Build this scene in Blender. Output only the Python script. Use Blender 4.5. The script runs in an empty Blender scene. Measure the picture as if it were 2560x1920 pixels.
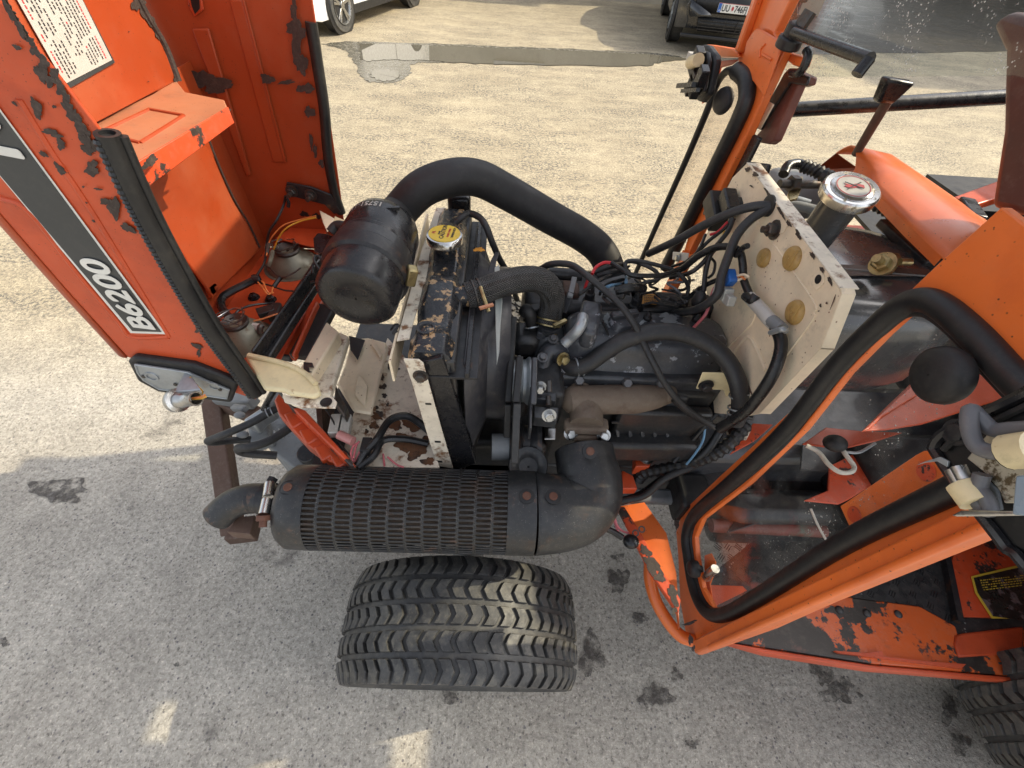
import bpy, bmesh, math, random
from mathutils import Vector, Matrix, noise
R = math.radians
random.seed(7)
scene = bpy.context.scene
# ---------------------------------------------------------------- camera
CF, CTH, CRO, CPS, CH = 1074.0, R(49), R(5), R(4), 1.6
hv = Vector((math.sin(CPS), math.cos(CPS), 0)); zv = Vector((0, 0, 1))
FV = math.cos(CTH)*hv - math.sin(CTH)*zv
U0 = math.sin(CTH)*hv + math.cos(CTH)*zv
R0 = Vector((math.cos(CPS), -math.sin(CPS), 0))
RV = math.cos(CRO)*R0 + math.sin(CRO)*U0
UV = -math.sin(CRO)*R0 + math.cos(CRO)*U0
CP = Vector((0, 0, CH))
cam = bpy.data.cameras.new('camera')
cam.sensor_fit = 'HORIZONTAL'; cam.sensor_width = 36; cam.lens = CF/2560*36
cam.clip_start = 0.02; cam.clip_end = 2000
co = bpy.data.objects.new('camera', cam); scene.collection.objects.link(co)
m4 = Matrix((RV, UV, -FV)).transposed().to_4x4(); m4.translation = CP
co.matrix_world = m4
scene.camera = co
# ---------------------------------------------------------------- world, sun, exposure
SUN_EL = R(40); sd = Vector((0.986, 0.165, 0)).normalized()
SUNV = (sd*math.cos(SUN_EL) + zv*math.sin(SUN_EL)).normalized()      # towards the sun
w = bpy.data.worlds.new('World'); scene.world = w; w.use_nodes = True
nt = w.node_tree; bg = nt.nodes['Background']
sky = nt.nodes.new('ShaderNodeTexSky'); sky.sky_type = 'NISHITA'; sky.sun_disc = False
sky.sun_elevation = SUN_EL; sky.sun_rotation = math.atan2(SUNV.x, SUNV.y)
sky.dust_density = 3.0; sky.air_density = 1.0
hs = nt.nodes.new('ShaderNodeHueSaturation'); hs.inputs['Saturation'].default_value = 0.35
nt.links.new(sky.outputs[0], hs.inputs['Color']); nt.links.new(hs.outputs[0], bg.inputs['Color'])
bg.inputs['Strength'].default_value = 0.15
sl = bpy.data.lights.new('sun', 'SUN'); sl.energy = 2.15; sl.angle = R(0.53); sl.color = (1, 0.88, 0.64)
so = bpy.data.objects.new('sun', sl); scene.collection.objects.link(so)
so.rotation_euler = SUNV.to_track_quat('Z', 'Y').to_euler(); so.location = (8, 2, 9)
scene.view_settings.view_transform = 'Standard'; scene.view_settings.look = 'None'
scene.view_settings.gamma = 1; scene.view_settings.use_curve_mapping = False
scene.view_settings.exposure = 1.08
scene.cycles.max_bounces = 6; scene.cycles.transparent_max_bounces = 12

# ---------------------------------------------------------------- helpers
CR = dict(a=(0,0,2.5721), b=(0,400,2.514), c=(500,440,3.6067), d=(300,780,2.6763), e=(960,380,3.6067),
          g=(1200,600,3.0729), i=(1540,0,3.0729), j=(1700,380,2.514), k=(1500,1000,1.8028), l=(2000,900,2.7643),
          m=(480,1120,1.9069), n=(700,0,1.7015), o=(0,0,1.0))
def at(c, x, y, X=None, Y=None, Z=None):
    """measured point of the photograph -> the place it has on a plane of the real scene"""
    o = CR[c]; px = o[0]+x/o[2]; py = o[1]+y/o[2]
    d = FV*CF + RV*(px-1280) - UV*(py-960)
    t = (Z-CP.z)/d.z if Z is not None else (Y-CP.y)/d.y if Y is not None else (X-CP.x)/d.x
    return CP + d*t
def ats(c, pts, **kw):
    out = []
    for p in pts:
        if len(p) == 3: out.append(at(c, p[0], p[1], Z=p[2]))
        else: out.append(at(c, p[0], p[1], **kw))
    return out
def spline(pts, k=7):
    pts = [Vector(p) for p in pts]
    if len(pts) < 3: return pts
    ext = [pts[0]*2-pts[1]] + pts + [pts[-1]*2-pts[-2]]
    out = []
    for i in range(1, len(ext)-2):
        a, b, c, d = ext[i-1:i+3]
        for j in range(k):
            t = j/k
            out.append(0.5*((2*b)+(c-a)*t+(2*a-5*b+4*c-d)*t*t+(3*b-a-3*c+d)*t**3))
    out.append(pts[-1]); return out
def frame(ax, ref=None):
    ax = ax.normalized(); ref = ref or (zv if abs(ax.z) < .9 else Vector((1,0,0)))
    u = ref.cross(ax).normalized(); return u, ax.cross(u).normalized()
class M:
    def __init__(s): s.v = []; s.f = []; s.uv = {}
    def add(s, vs, fs):
        o = len(s.v); s.v += [Vector(p) for p in vs]; s.f += [tuple(i+o for i in f) for f in fs]; return s
    def box(s, c, d, rz=0, rx=0, ry=0):
        mt = Matrix.Rotation(rz, 3, 'Z') @ Matrix.Rotation(ry, 3, 'Y') @ Matrix.Rotation(rx, 3, 'X')
        vs = [Vector(c)+mt@Vector((x*d[0]/2, y*d[1]/2, z*d[2]/2)) for x in (-1,1) for y in (-1,1) for z in (-1,1)]
        return s.add(vs, [(0,1,3,2),(4,6,7,5),(0,4,5,1),(2,3,7,6),(0,2,6,4),(1,5,7,3)])
    def prism(s, poly, n):
        n = Vector(n); k = len(poly); vs = [Vector(p) for p in poly]+[Vector(p)+n for p in poly]
        fs = [tuple(range(k))[::-1], tuple(range(k, 2*k))]+[(i, (i+1) % k, (i+1) % k+k, i+k) for i in range(k)]
        return s.add(vs, fs)
    def beam(s, p0, p1, wd, ht, up=zv):
        p0 = Vector(p0); p1 = Vector(p1); ax = (p1-p0).normalized(); u = Vector(up).cross(ax).normalized(); q = ax.cross(u)
        vs = [p+u*a*wd/2+q*b*ht/2 for p in (p0, p1) for a in (-1,1) for b in (-1,1)]
        return s.add(vs, [(0,1,3,2),(4,6,7,5),(0,4,5,1),(2,3,7,6),(0,2,6,4),(1,5,7,3)])
    def lathe(s, p0, ax, prof, n=24, a0=0, a1=2*math.pi, close=True):
        """prof: (distance along axis, radius)"""
        p0 = Vector(p0); ax = Vector(ax).normalized(); u, q = frame(ax); full = abs(a1-a0-2*math.pi) < 1e-6
        cnt = n if full else n+1; vs = []
        for (h, r) in prof:
            for i in range(cnt):
                a = a0+(a1-a0)*i/n; vs.append(p0+ax*h+(u*math.cos(a)+q*math.sin(a))*r)
        fs = []
        for j in range(len(prof)-1):
            for i in range(n):
                i2 = (i+1) % cnt
                fs.append((j*cnt+i, j*cnt+i2, (j+1)*cnt+i2, (j+1)*cnt+i))
        if close and full:
            fs.append(tuple(range(cnt))[::-1]); fs.append(tuple((len(prof)-1)*cnt+i for i in range(cnt)))
        return s.add(vs, fs)
    def cyl(s, p0, p1, r, r1=None, n=16):
        d = Vector(p1)-Vector(p0); return s.lathe(p0, d, [(0, r), (d.length, r if r1 is None else r1)], n)
    def tube(s, pts, r, n=10, mod=None, sm=True, hollow=False):
        P = spline(pts) if sm else [Vector(p) for p in pts]
        if mod:
            Q = []; step = mod[0]
            for i in range(len(P)-1):
                L = (P[i+1]-P[i]).length; k = max(1, int(L/step))
                Q += [P[i].lerp(P[i+1], j/k) for j in range(k)]
            P = Q+[P[-1]]
        o = len(s.v); u = None; dist = 0; N = len(P); us = []
        for i, p in enumerate(P):
            t = (P[min(i+1, N-1)]-P[max(i-1, 0)]).normalized()
            if u is None: u, _ = frame(t)
            u = (u-t*u.dot(t)).normalized(); q = t.cross(u)
            if i: dist += (P[i]-P[i-1]).length
            us.append(dist)
            rr = r(dist) if callable(r) else r
            if mod: rr += mod[1]*(1 if i % 2 else -1)
            for k in range(n):
                a = 2*math.pi*k/n; s.v.append(p+(u*math.cos(a)+q*math.sin(a))*rr)
        for i in range(N-1):
            for k in range(n):
                k2 = (k+1) % n; s.uv[len(s.f)] = [(us[i], k/n), (us[i], (k+1)/n), (us[i+1], (k+1)/n), (us[i+1], k/n)]
                s.f.append((o+i*n+k, o+i*n+k2, o+(i+1)*n+k2, o+(i+1)*n+k))
        if not hollow:
            s.f.append(tuple(o+k for k in range(n))[::-1]); s.f.append(tuple(o+(N-1)*n+k for k in range(n)))
        return s
    def ell(s, c, d, seg=16, rings=10, rz=0):
        mt = Matrix.Rotation(rz, 3, 'Z'); vs = []; fs = []
        for j in range(1, rings):
            ph = math.pi*j/rings
            for i in range(seg):
                a = 2*math.pi*i/seg
                vs.append(Vector(c)+mt@Vector((d[0]*math.sin(ph)*math.cos(a), d[1]*math.sin(ph)*math.sin(a), d[2]*math.cos(ph))))
        for j in range(rings-2):
            for i in range(seg):
                i2 = (i+1) % seg; fs.append((j*seg+i, (j+1)*seg+i, (j+1)*seg+i2, j*seg+i2))
        fs.append(tuple(range(seg))); fs.append(tuple((rings-2)*seg+i for i in range(seg))[::-1])
        return s.add(vs, fs)
    def build(s, name, mt, parent=None, bevel=0, seg=2, kind=None, label=None, ang=38, solid=0, fix=True):
        me = bpy.data.meshes.new(name); me.from_pydata([tuple(p) for p in s.v], [], s.f)
        if s.uv:
            ul = me.uv_layers.new(name='UVMap')
            for p in me.polygons:
                if p.index in s.uv:
                    for li, q in zip(p.loop_indices, s.uv[p.index]): ul.data[li].uv = q
        me.update()
        if fix:
            bm = bmesh.new(); bm.from_mesh(me); bmesh.ops.recalc_face_normals(bm, faces=bm.faces); bm.to_mesh(me); bm.free()
        me.polygons.foreach_set('use_smooth', [True]*len(me.polygons))
        me.set_sharp_from_angle(angle=R(ang))
        return link(name, me, mt, parent, bevel, seg, kind, label, solid)
def link(name, me, mt, parent=None, bevel=0, seg=2, kind=None, label=None, solid=0):
    o = bpy.data.objects.new(name, me); scene.collection.objects.link(o)
    if mt is not None: me.materials.clear(); me.materials.append(mt)
    if parent is not None:
        o.parent = parent
        if parent.parent is None: o.matrix_parent_inverse = Matrix.Translation(parent.location).inverted()
    if solid:
        sm = o.modifiers.new('s', 'SOLIDIFY'); sm.thickness = solid; sm.offset = 0
    if bevel:
        b = o.modifiers.new('b', 'BEVEL'); b.width = bevel; b.segments = seg; b.limit_method = 'ANGLE'; b.angle_limit = R(40)
        b.harden_normals = False
    if kind: o['kind'] = kind
    if label: o['label'] = label
    return o
def root_of(o):
    while o.parent: o = o.parent
    return o
def thing(name, loc, label, cat, group=None):
    o = bpy.data.objects.new(name, None); scene.collection.objects.link(o); o.location = loc; o.empty_display_size = .1
    o['label'] = label; o['category'] = cat
    if group: o['group'] = group
    return o
def text(name, body, mt, parent, origin, xd, yd, size, shear=0, bold=0, ext=0.0004, sx=1.0, align='LEFT', fat=0):
    c = bpy.data.curves.new(name, 'FONT'); c.body = body; c.size = size; c.shear = shear; c.offset = bold; c.extrude = ext
    c.align_x = align; c.align_y = 'BOTTOM_BASELINE'
    t = bpy.data.objects.new(name, c); scene.collection.objects.link(t)
    dg = bpy.context.evaluated_depsgraph_get(); dg.update()
    me = bpy.data.meshes.new_from_object(t.evaluated_get(dg)); bpy.data.objects.remove(t)
    if fat:
        v0 = [v.co.copy() for v in me.vertices]; f0 = [tuple(p.vertices) for p in me.polygons]; V_ = []; F_ = []
        for k, (ox, oy) in enumerate(((0,0),(1,0),(-1,0),(0,1),(0,-1),(.7,.7),(-.7,.7),(.7,-.7),(-.7,-.7))):
            b_ = len(V_); V_ += [tuple(p+Vector((ox*fat, oy*fat, k*.00004))) for p in v0]; F_ += [tuple(i+b_ for i in f) for f in f0]
        me = bpy.data.meshes.new(name); me.from_pydata(V_, [], F_); me.update()
    xd = Vector(xd).normalized(); yd = Vector(yd).normalized(); n = xd.cross(yd).normalized()
    yd = n.cross(xd)
    mm = Matrix((xd*sx, yd, n)).transposed().to_4x4(); mm.translation = Vector(origin); me.transform(mm)
    return link(name, me, mt, parent)
def blob(c, r1, r2, ang, u, q, n=16, jag=.35, seed=0):
    rnd = random.Random(seed); out = []
    for i in range(n):
        a = 2*math.pi*i/n; k = 1+rnd.uniform(-jag, jag)
        x = math.cos(a)*r1*k; y = math.sin(a)*r2*k
        out.append(c+u*(x*math.cos(ang)-y*math.sin(ang))+q*(x*math.sin(ang)+y*math.cos(ang)))
    return out
def chips(name, c, lst, n, mt, parent, lift=0.0012, **pl):
    """worn patches: (x, y, r1, r2, angle deg) in the crop's pixels, lying on a plane whose outward normal is n"""
    m = M(); n = Vector(n).normalized(); u, q = frame(n)
    for i, (x, y, r1, r2, an) in enumerate(lst):
        ca, sa = math.cos(R(an)), math.sin(R(an)); rnd = random.Random(i*13+int(x)); poly = []; ph = [rnd.uniform(0, 6.28) for _ in range(4)]
        for j in range(44):
            a = 2*math.pi*j/44; k = .95+.20*math.sin(2*a+ph[0])+.16*math.sin(3*a+ph[1])+.11*math.sin(5*a+ph[2])+.08*math.sin(9*a+ph[3])+rnd.uniform(-.07, .07)
            X = x+k*(math.cos(a)*r1*ca-math.sin(a)*r2*sa); Y = y+k*(math.cos(a)*r1*sa+math.sin(a)*r2*ca)
            poly.append(at(c, X, Y, **pl)+n*(lift+i*.00004))
        m.prism(poly, n*0.0006)
    return m.build(name, mt, parent, kind='stuff')

# ---------------------------------------------------------------- materials
def mat(name, col, rough=.5, metal=0, col2=None, sc=12, thr=.55, soft=.08, bump=.0, bsc=200, bdist=.002, mott=.12, rough2=None,
        speck=None, coat=0, grime=.16, detail=6, spec=None, stretch=None, third=None):
    m = bpy.data.materials.new(name); m.use_nodes = True; t = m.node_tree; N = t.nodes; L = t.links
    b = N['Principled BSDF']; b.inputs['Metallic'].default_value = metal
    tc = N.new('ShaderNodeTexCoord'); vec = tc.outputs['Object']
    if stretch:
        mp = N.new('ShaderNodeMapping'); mp.inputs['Scale'].default_value = stretch; L.new(vec, mp.inputs['Vector']); vec = mp.outputs[0]
    def noise_(scale, det=detail, rgh=.6):
        n = N.new('ShaderNodeTexNoise'); n.inputs['Scale'].default_value = scale; n.inputs['Detail'].default_value = det
        n.inputs['Roughness'].default_value = rgh; L.new(vec, n.inputs['Vector']); return n.outputs['Fac']
    def ramp(fac, p0, p1, c0=(0,0,0,1), c1=(1,1,1,1)):
        r = N.new('ShaderNodeValToRGB'); r.color_ramp.elements[0].position = p0; r.color_ramp.elements[1].position = p1
        r.color_ramp.elements[0].color = c0; r.color_ramp.elements[1].color = c1; L.new(fac, r.inputs[0]); return r.outputs[0]
    def mix(f, a, c):
        x = N.new('ShaderNodeMix'); x.data_type = 'RGBA'
        if hasattr(f, 'links'): L.new(f, x.inputs[0])
        else: x.inputs[0].default_value = f
        for s_, v in ((x.inputs[6], a), (x.inputs[7], c)):
            if hasattr(v, 'links'): L.new(v, s_)
            else: s_.default_value = (*v, 1)
        return x.outputs[2]
    lo = tuple(c*(1-mott) for c in col); hi = tuple(min(1, c*(1+mott)) for c in col)
    base = mix(ramp(noise_(sc*.8, 4), .35, .65), lo, hi)
    rg = None
    if col2 is not None:
        f = ramp(noise_(sc, 10, .68), thr, thr+soft); base = mix(f, base, col2)
        if rough2 is not None:
            mr = N.new('ShaderNodeMapRange'); mr.inputs[3].default_value = rough; mr.inputs[4].default_value = rough2; L.new(f, mr.inputs[0]); rg = mr.outputs[0]
    if third:
        f3 = ramp(noise_(third[1], 8, .7), third[2], third[2]+.05); base = mix(f3, base, third[0])
    if speck:
        v = N.new('ShaderNodeTexVoronoi'); v.inputs['Scale'].default_value = speck[1]; L.new(vec, v.inputs['Vector'])
        f = ramp(v.outputs['Distance'], speck[2], speck[2]+.06, (1,1,1,1), (0,0,0,1)); 
        f2 = ramp(noise_(speck[1]*.35, 2), .5, .6); mm = N.new('ShaderNodeMath'); mm.operation = 'MULTIPLY'; L.new(f, mm.inputs[0]); L.new(f2, mm.inputs[1])
        base = mix(mm.outputs[0], base, speck[0])
    if grime:
        gf = ramp(noise_(sc*3.1+20, 10, .78), .50, .78); gm = N.new('ShaderNodeMath'); gm.operation = 'MULTIPLY'; L.new(gf, gm.inputs[0]); gm.inputs[1].default_value = grime*1.6
        base = mix(gm.outputs[0], base, (.30,.265,.21))
        df = ramp(noise_(sc*1.7+9, 10, .75), .56, .74); dm = N.new('ShaderNodeMath'); dm.operation = 'MULTIPLY'; L.new(df, dm.inputs[0]); dm.inputs[1].default_value = grime*1.9
        base = mix(dm.outputs[0], base, (.018,.015,.013))
    L.new(base, b.inputs['Base Color'])
    if rg is None:
        mr = N.new('ShaderNodeMapRange'); mr.inputs[1].default_value = .3; mr.inputs[2].default_value = .7
        mr.inputs[3].default_value = max(.03, rough-.09); mr.inputs[4].default_value = min(1, rough+.12)
        L.new(noise_(sc*2.3, 6), mr.inputs[0]); rg = mr.outputs[0]
    L.new(rg, b.inputs['Roughness'])
    if bump:
        bp = N.new('ShaderNodeBump'); bp.inputs['Strength'].default_value = bump; bp.inputs['Distance'].default_value = bdist
        L.new(noise_(bsc, 4), bp.inputs['Height']); L.new(bp.outputs[0], b.inputs['Normal'])
    if coat: b.inputs['Coat Weight'].default_value = coat; b.inputs['Coat Roughness'].default_value = .12
    if spec is not None: b.inputs['Specular IOR Level'].default_value = spec
    return m
RUST = (.12, .045, .018); DK = (.022, .018, .018)
ORA = mat('orange_hood', (.54, .076, .022), .36, col2=(.38, .046, .014), sc=9, thr=.5, soft=.25, speck=((.10,.03,.015), 260, .12), bump=.06, bsc=60, mott=.10, grime=.05)
ORB = mat('orange_cab', (.80, .170, .030), .36, col2=(.60, .105, .02), sc=5, thr=.45, soft=.3, speck=((.12,.04,.015), 120, .10), bump=.04, bsc=60, mott=.06, coat=.2, grime=.05)
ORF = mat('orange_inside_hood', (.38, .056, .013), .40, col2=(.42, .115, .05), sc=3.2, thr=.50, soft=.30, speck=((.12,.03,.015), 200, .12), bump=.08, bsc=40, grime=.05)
ORD = mat('orange_dusty', (.42, .17, .085), .5, col2=(.52, .090, .03), sc=7, thr=.56, soft=.22, speck=((.12,.03,.015), 200, .12), bump=.08, bsc=40)
ORW = mat('orange_worn', (.62, .075, .02), .4, col2=(.04,.028,.024), sc=14, thr=.56, soft=.02, bump=.25, bsc=60, third=((.70,.16,.07), 25, .62))
CREAM = mat('cream_paint', (.80, .67, .48), .4, col2=(.70, .57, .41), sc=10, thr=.5, soft=.3, speck=((.18,.07,.03), 90, .10), bump=.05, bsc=60, third=((.16,.065,.025), 22, .70))
CREAMR = mat('cream_rusty', (.74, .66, .53), .5, col2=(.20, .085, .030), sc=22, thr=.535, soft=.09, bump=.2, bsc=80, third=((.03,.02,.018), 26, .63))
CREAMY = mat('cream_yellow', (.74, .62, .37), .4, col2=(.30,.13,.04), sc=18, thr=.63, soft=.06, bump=.1, bsc=60)
BLK = mat('black_paint', (.014, .014, .016), .26, col2=(.04,.035,.03), sc=20, thr=.58, soft=.2, bump=.12, bsc=80, grime=.05)
BLKR = mat('black_rusty', (0.0165, 0.0165, 0.0188), .40, col2=(0.0750, 0.0390, 0.0225), sc=26, thr=.58, soft=.06, bump=.2, bsc=120, grime=.10)
MUF = mat('muffler_paint', (0.0248, 0.0254, 0.0267), .42, col2=(0.0527, 0.0341, 0.0248), sc=20, thr=.56, soft=.14, speck=((.20,.19,.17), 300, .12), bump=.15, bsc=150, third=((.085,.052,.038), 15, .60), grime=.09)
MUFI = mat('muffler_core', (.055, .035, .022), .75, col2=(.025,.02,.016), sc=30, thr=.5, soft=.2, bump=.3, bsc=150)
RUB = mat('rubber', (0.0140, 0.0140, 0.0147), .55, col2=(0.0245, 0.0238, 0.0231), sc=30, thr=.5, soft=.3, bump=.12, bsc=240, grime=.06)
SEAL = mat('rubber_seal', (0.0112, 0.0112, 0.0119), .45, col2=(0.0210, 0.0203, 0.0196), sc=18, thr=.5, soft=.3, bump=.1, bsc=150, grime=.05)
HOSE = mat('rubber_hose', (0.0248, 0.0248, 0.0260), .50, col2=(0.0465, 0.0446, 0.0434), sc=16, thr=.5, soft=.3, bump=.1, bsc=180, grime=.08)
WIRE = mat('black_wire', (0.0144, 0.0144, 0.0152), .4, bump=.1, bsc=200, grime=.05)
TAPE = mat('black_tape', (0.0120, 0.0120, 0.0128), .3, bump=.5, bsc=90, bdist=.003, grime=.05)
ENG = mat('engine_grey', (0.0495, 0.0528, 0.0594), .38, col2=(0.0231, 0.0244, 0.0264), sc=16, thr=.48, soft=.2, bump=.25, bsc=110, third=((.36,.38,.42), 26, .71), grime=.12, coat=.25)
ENGF = mat('engine_flaking', (0.0576, 0.0612, 0.0698), .34, col2=(0.2880, 0.3024, 0.3312), sc=26, thr=.575, soft=.02, bump=.3, bsc=110, third=((.05,.03,.02), 20, .66), grime=.12, coat=.25)
ENGD = mat('engine_dark', (0.0216, 0.0222, 0.0240), .45, col2=(0.0450, 0.0348, 0.0270), sc=20, thr=.52, soft=.2, bump=.3, bsc=120, grime=.10, coat=.2)
MANI = mat('manifold_cast_iron', (0.1760, 0.1320, 0.0960), .72, col2=(0.0960, 0.0480, 0.0280), sc=13, thr=.52, soft=.2, bump=.35, bsc=220, grime=.2)
RUSTM = mat('rusty_steel', (.105, .062, .045), .7, col2=(.16,.15,.14), sc=12, thr=.60, soft=.2, bump=.35, bsc=120)
STEEL = mat('zinc_steel', (.50, .50, .49), .30, 1, col2=(.30,.29,.27), sc=30, thr=.5, soft=.3, bump=.1, bsc=150)
ZINC = mat('dull_zinc', (.38, .41, .43), .38, .55, col2=(.26,.28,.30), sc=20, thr=.5, soft=.3, bump=.08, bsc=120)
CHR = mat('chrome', (.66, .65, .63), .24, 1, col2=(.33,.29,.22), sc=60, thr=.56, soft=.06, rough2=.5, mott=.03)
BOLT = mat('grimy_bolt', (.09, .085, .08), .45, .7, col2=(.12,.06,.035), sc=60, thr=.5, soft=.2, bump=.2, bsc=200)
BOLTY = mat('yellow_zinc_bolt', (.42, .34, .17), .35, .9, col2=(.2,.15,.08), sc=60, thr=.5, soft=.2)
BOLTR = mat('rusty_bolt', (.13, .055, .035), .65, .2, bump=.3, bsc=200)
GREY = mat('grey_cast', (.20, .21, .215), .5, col2=(.08,.085,.09), sc=12, thr=.55, soft=.15, bump=.25, bsc=100, third=((.30,.10,.03), 15, .70))
TANK = mat('tank_grey', (0.0562, 0.0600, 0.0638), .24, col2=(0.0338, 0.0360, 0.0390), sc=6, thr=.45, soft=.3, bump=.05, bsc=60, coat=.4, grime=.08)
SHRD = mat('shroud_grey', (0.0468, 0.0455, 0.0507), .38, col2=(0.1105, 0.0975, 0.0845), sc=10, thr=.58, soft=.2, bump=.15, bsc=70, third=((.13,.08,.05), 20, .68))
RADT = mat('radiator_tank', (.018, .020, .024), .28, col2=(.42, .27, .14), sc=40, thr=.555, soft=.015, bump=.5, bsc=70, third=((.36,.36,.38), 40, .69))
WHT = mat('white_plastic', (.62, .60, .52), .4, bump=.05)
FANM = mat('pale_fan_plastic', (.44, .46, .42), .45, mott=.05)
WHT2 = mat('white_print', (.72, .71, .66), .5, mott=.05)
LBL = mat('label_white', (.50, .48, .44), .4, mott=.03, col2=(.42,.40,.36), sc=6, thr=.5, soft=.3)
PRN = mat('black_print', (.03, .03, .035), .5)
PRR = mat('red_print', (.45, .04, .05), .5)
DEC = mat('decal_grey', (0.0390, 0.0435, 0.0465), .33, col2=(0.0562, 0.0600, 0.0630), sc=5, thr=.5, soft=.3, bump=.02, mott=.06, grime=.05)
YEL = mat('yellow_label', (.72, .50, .05), .4, mott=.05)
YORG = mat('orange_label', (.62, .27, .03), .4, col2=(.3,.12,.02), sc=60, thr=.6, soft=.05)
CAPY = mat('ochre_grommet', (.42, .26, .08), .45, col2=(.24,.12,.03), sc=40, thr=.52, soft=.15, bump=.3, bsc=90)
CHIP = mat('bare_chip', (.040, .026, .021), .6, col2=(.075,.05,.04), sc=70, thr=.5, soft=.2, bump=.5, bsc=150)
BLUE = mat('blue_plastic', (.02, .12, .42), .35)
CLRP = mat('milky_plastic', (.45, .44, .40), .3, spec=.6)
REDW = mat('red_wire', (.55, .02, .03), .4); PINKW = mat('pink_wire', (.62, .16, .18), .4); YELW = mat('yellow_wire', (.70, .36, .03), .4)
ORGW = mat('orange_wire', (.65, .20, .05), .4); BLUW = mat('blue_wire', (.15, .30, .45), .4); GRYW = mat('grey_wire', (.13,.13,.14), .4)
GREY2 = mat('lamp_housing', (.17, .165, .125), .4, .3, col2=(.10,.07,.04), sc=45, thr=.60, soft=.06)
TREAD = mat('tread_plate', (.030, .030, .031), .35, col2=(.075,.07,.066), sc=14, thr=.5, soft=.3, bump=.3, bsc=80, speck=((.3,.29,.27), 60, .1))
MAR = mat('maroon_paint', (.10, .030, .024), .4, col2=(.035,.025,.024), sc=4, thr=.5, soft=.3)
MARR = mat('maroon_rusty', (.17, .055, .04), .5, col2=(.10,.11,.08), sc=14, thr=.55, soft=.1, bump=.2, bsc=80)
def tyre_mat(nm, dusty):
    m = mat(nm, (.040, .040, .041), .50, col2=(.12,.115,.10), sc=8, thr=.60-dusty, soft=.3, bump=.2, bsc=160); return m
TYR = tyre_mat('tyre_rubber', .12)
TYRL = mat('tread_rubber', (.050,.050,.050), .5, col2=(.135,.125,.10), sc=34, thr=.47, soft=.28, bump=.3, bsc=140, third=((.03,.03,.03), 9, .52))
def braid_mat():
    m = bpy.data.materials.new('braided_rubber'); m.use_nodes = True; t = m.node_tree; N = t.nodes; L = t.links; b = N['Principled BSDF']
    tc = N.new('ShaderNodeTexCoord'); sp = N.new('ShaderNodeSeparateXYZ'); L.new(tc.outputs['UV'], sp.inputs[0])
    def mth(op, a, c=None):
        x = N.new('ShaderNodeMath'); x.operation = op
        for i, v in enumerate((a, c)):
            if v is None: continue
            if hasattr(v, 'links'): L.new(v, x.inputs[i])
            else: x.inputs[i].default_value = v
        return x.outputs[0]
    u = mth('MULTIPLY', sp.outputs[0], 170); v = mth('MULTIPLY', sp.outputs[1], 24)
    zig = mth('PINGPONG', v, 1.0)
    s_ = mth('FRACT', mth('ADD', u, mth('MULTIPLY', zig, 1.6)))
    tri = mth('PINGPONG', mth('MULTIPLY', s_, 2), 1.0)
    r = N.new('ShaderNodeValToRGB'); L.new(tri, r.inputs[0])
    r.color_ramp.elements[0].color = (.008,.008,.008,1); r.color_ramp.elements[1].color = (.075,.072,.068,1); r.color_ramp.elements[0].position = .2
    nz = N.new('ShaderNodeTexNoise'); nz.inputs['Scale'].default_value = 26; nz.inputs['Detail'].default_value = 6; L.new(tc.outputs['Object'], nz.inputs['Vector'])
    r2 = N.new('ShaderNodeValToRGB'); L.new(nz.outputs['Fac'], r2.inputs[0]); r2.color_ramp.elements[0].position = .45; r2.color_ramp.elements[1].position = .75
    mx = N.new('ShaderNodeMix'); mx.data_type = 'RGBA'; mx.blend_type = 'ADD'
    mu = N.new('ShaderNodeMix'); mu.data_type = 'RGBA'; mu.blend_type = 'MULTIPLY'; mu.inputs[0].default_value = 1
    L.new(r2.outputs[0], mu.inputs[6]); L.new(r.outputs[0], mu.inputs[7])
    mx.inputs[0].default_value = 1.0; L.new(r.outputs[0], mx.inputs[6]); L.new(mu.outputs[2], mx.inputs[7]); L.new(mx.outputs[2], b.inputs['Base Color'])
    b.inputs['Roughness'].default_value = .5
    bp = N.new('ShaderNodeBump'); bp.inputs['Strength'].default_value = .7; bp.inputs['Distance'].default_value = .003; L.new(tri, bp.inputs['Height']); L.new(bp.outputs[0], b.inputs['Normal'])
    return m
BRAID = braid_mat()
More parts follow.
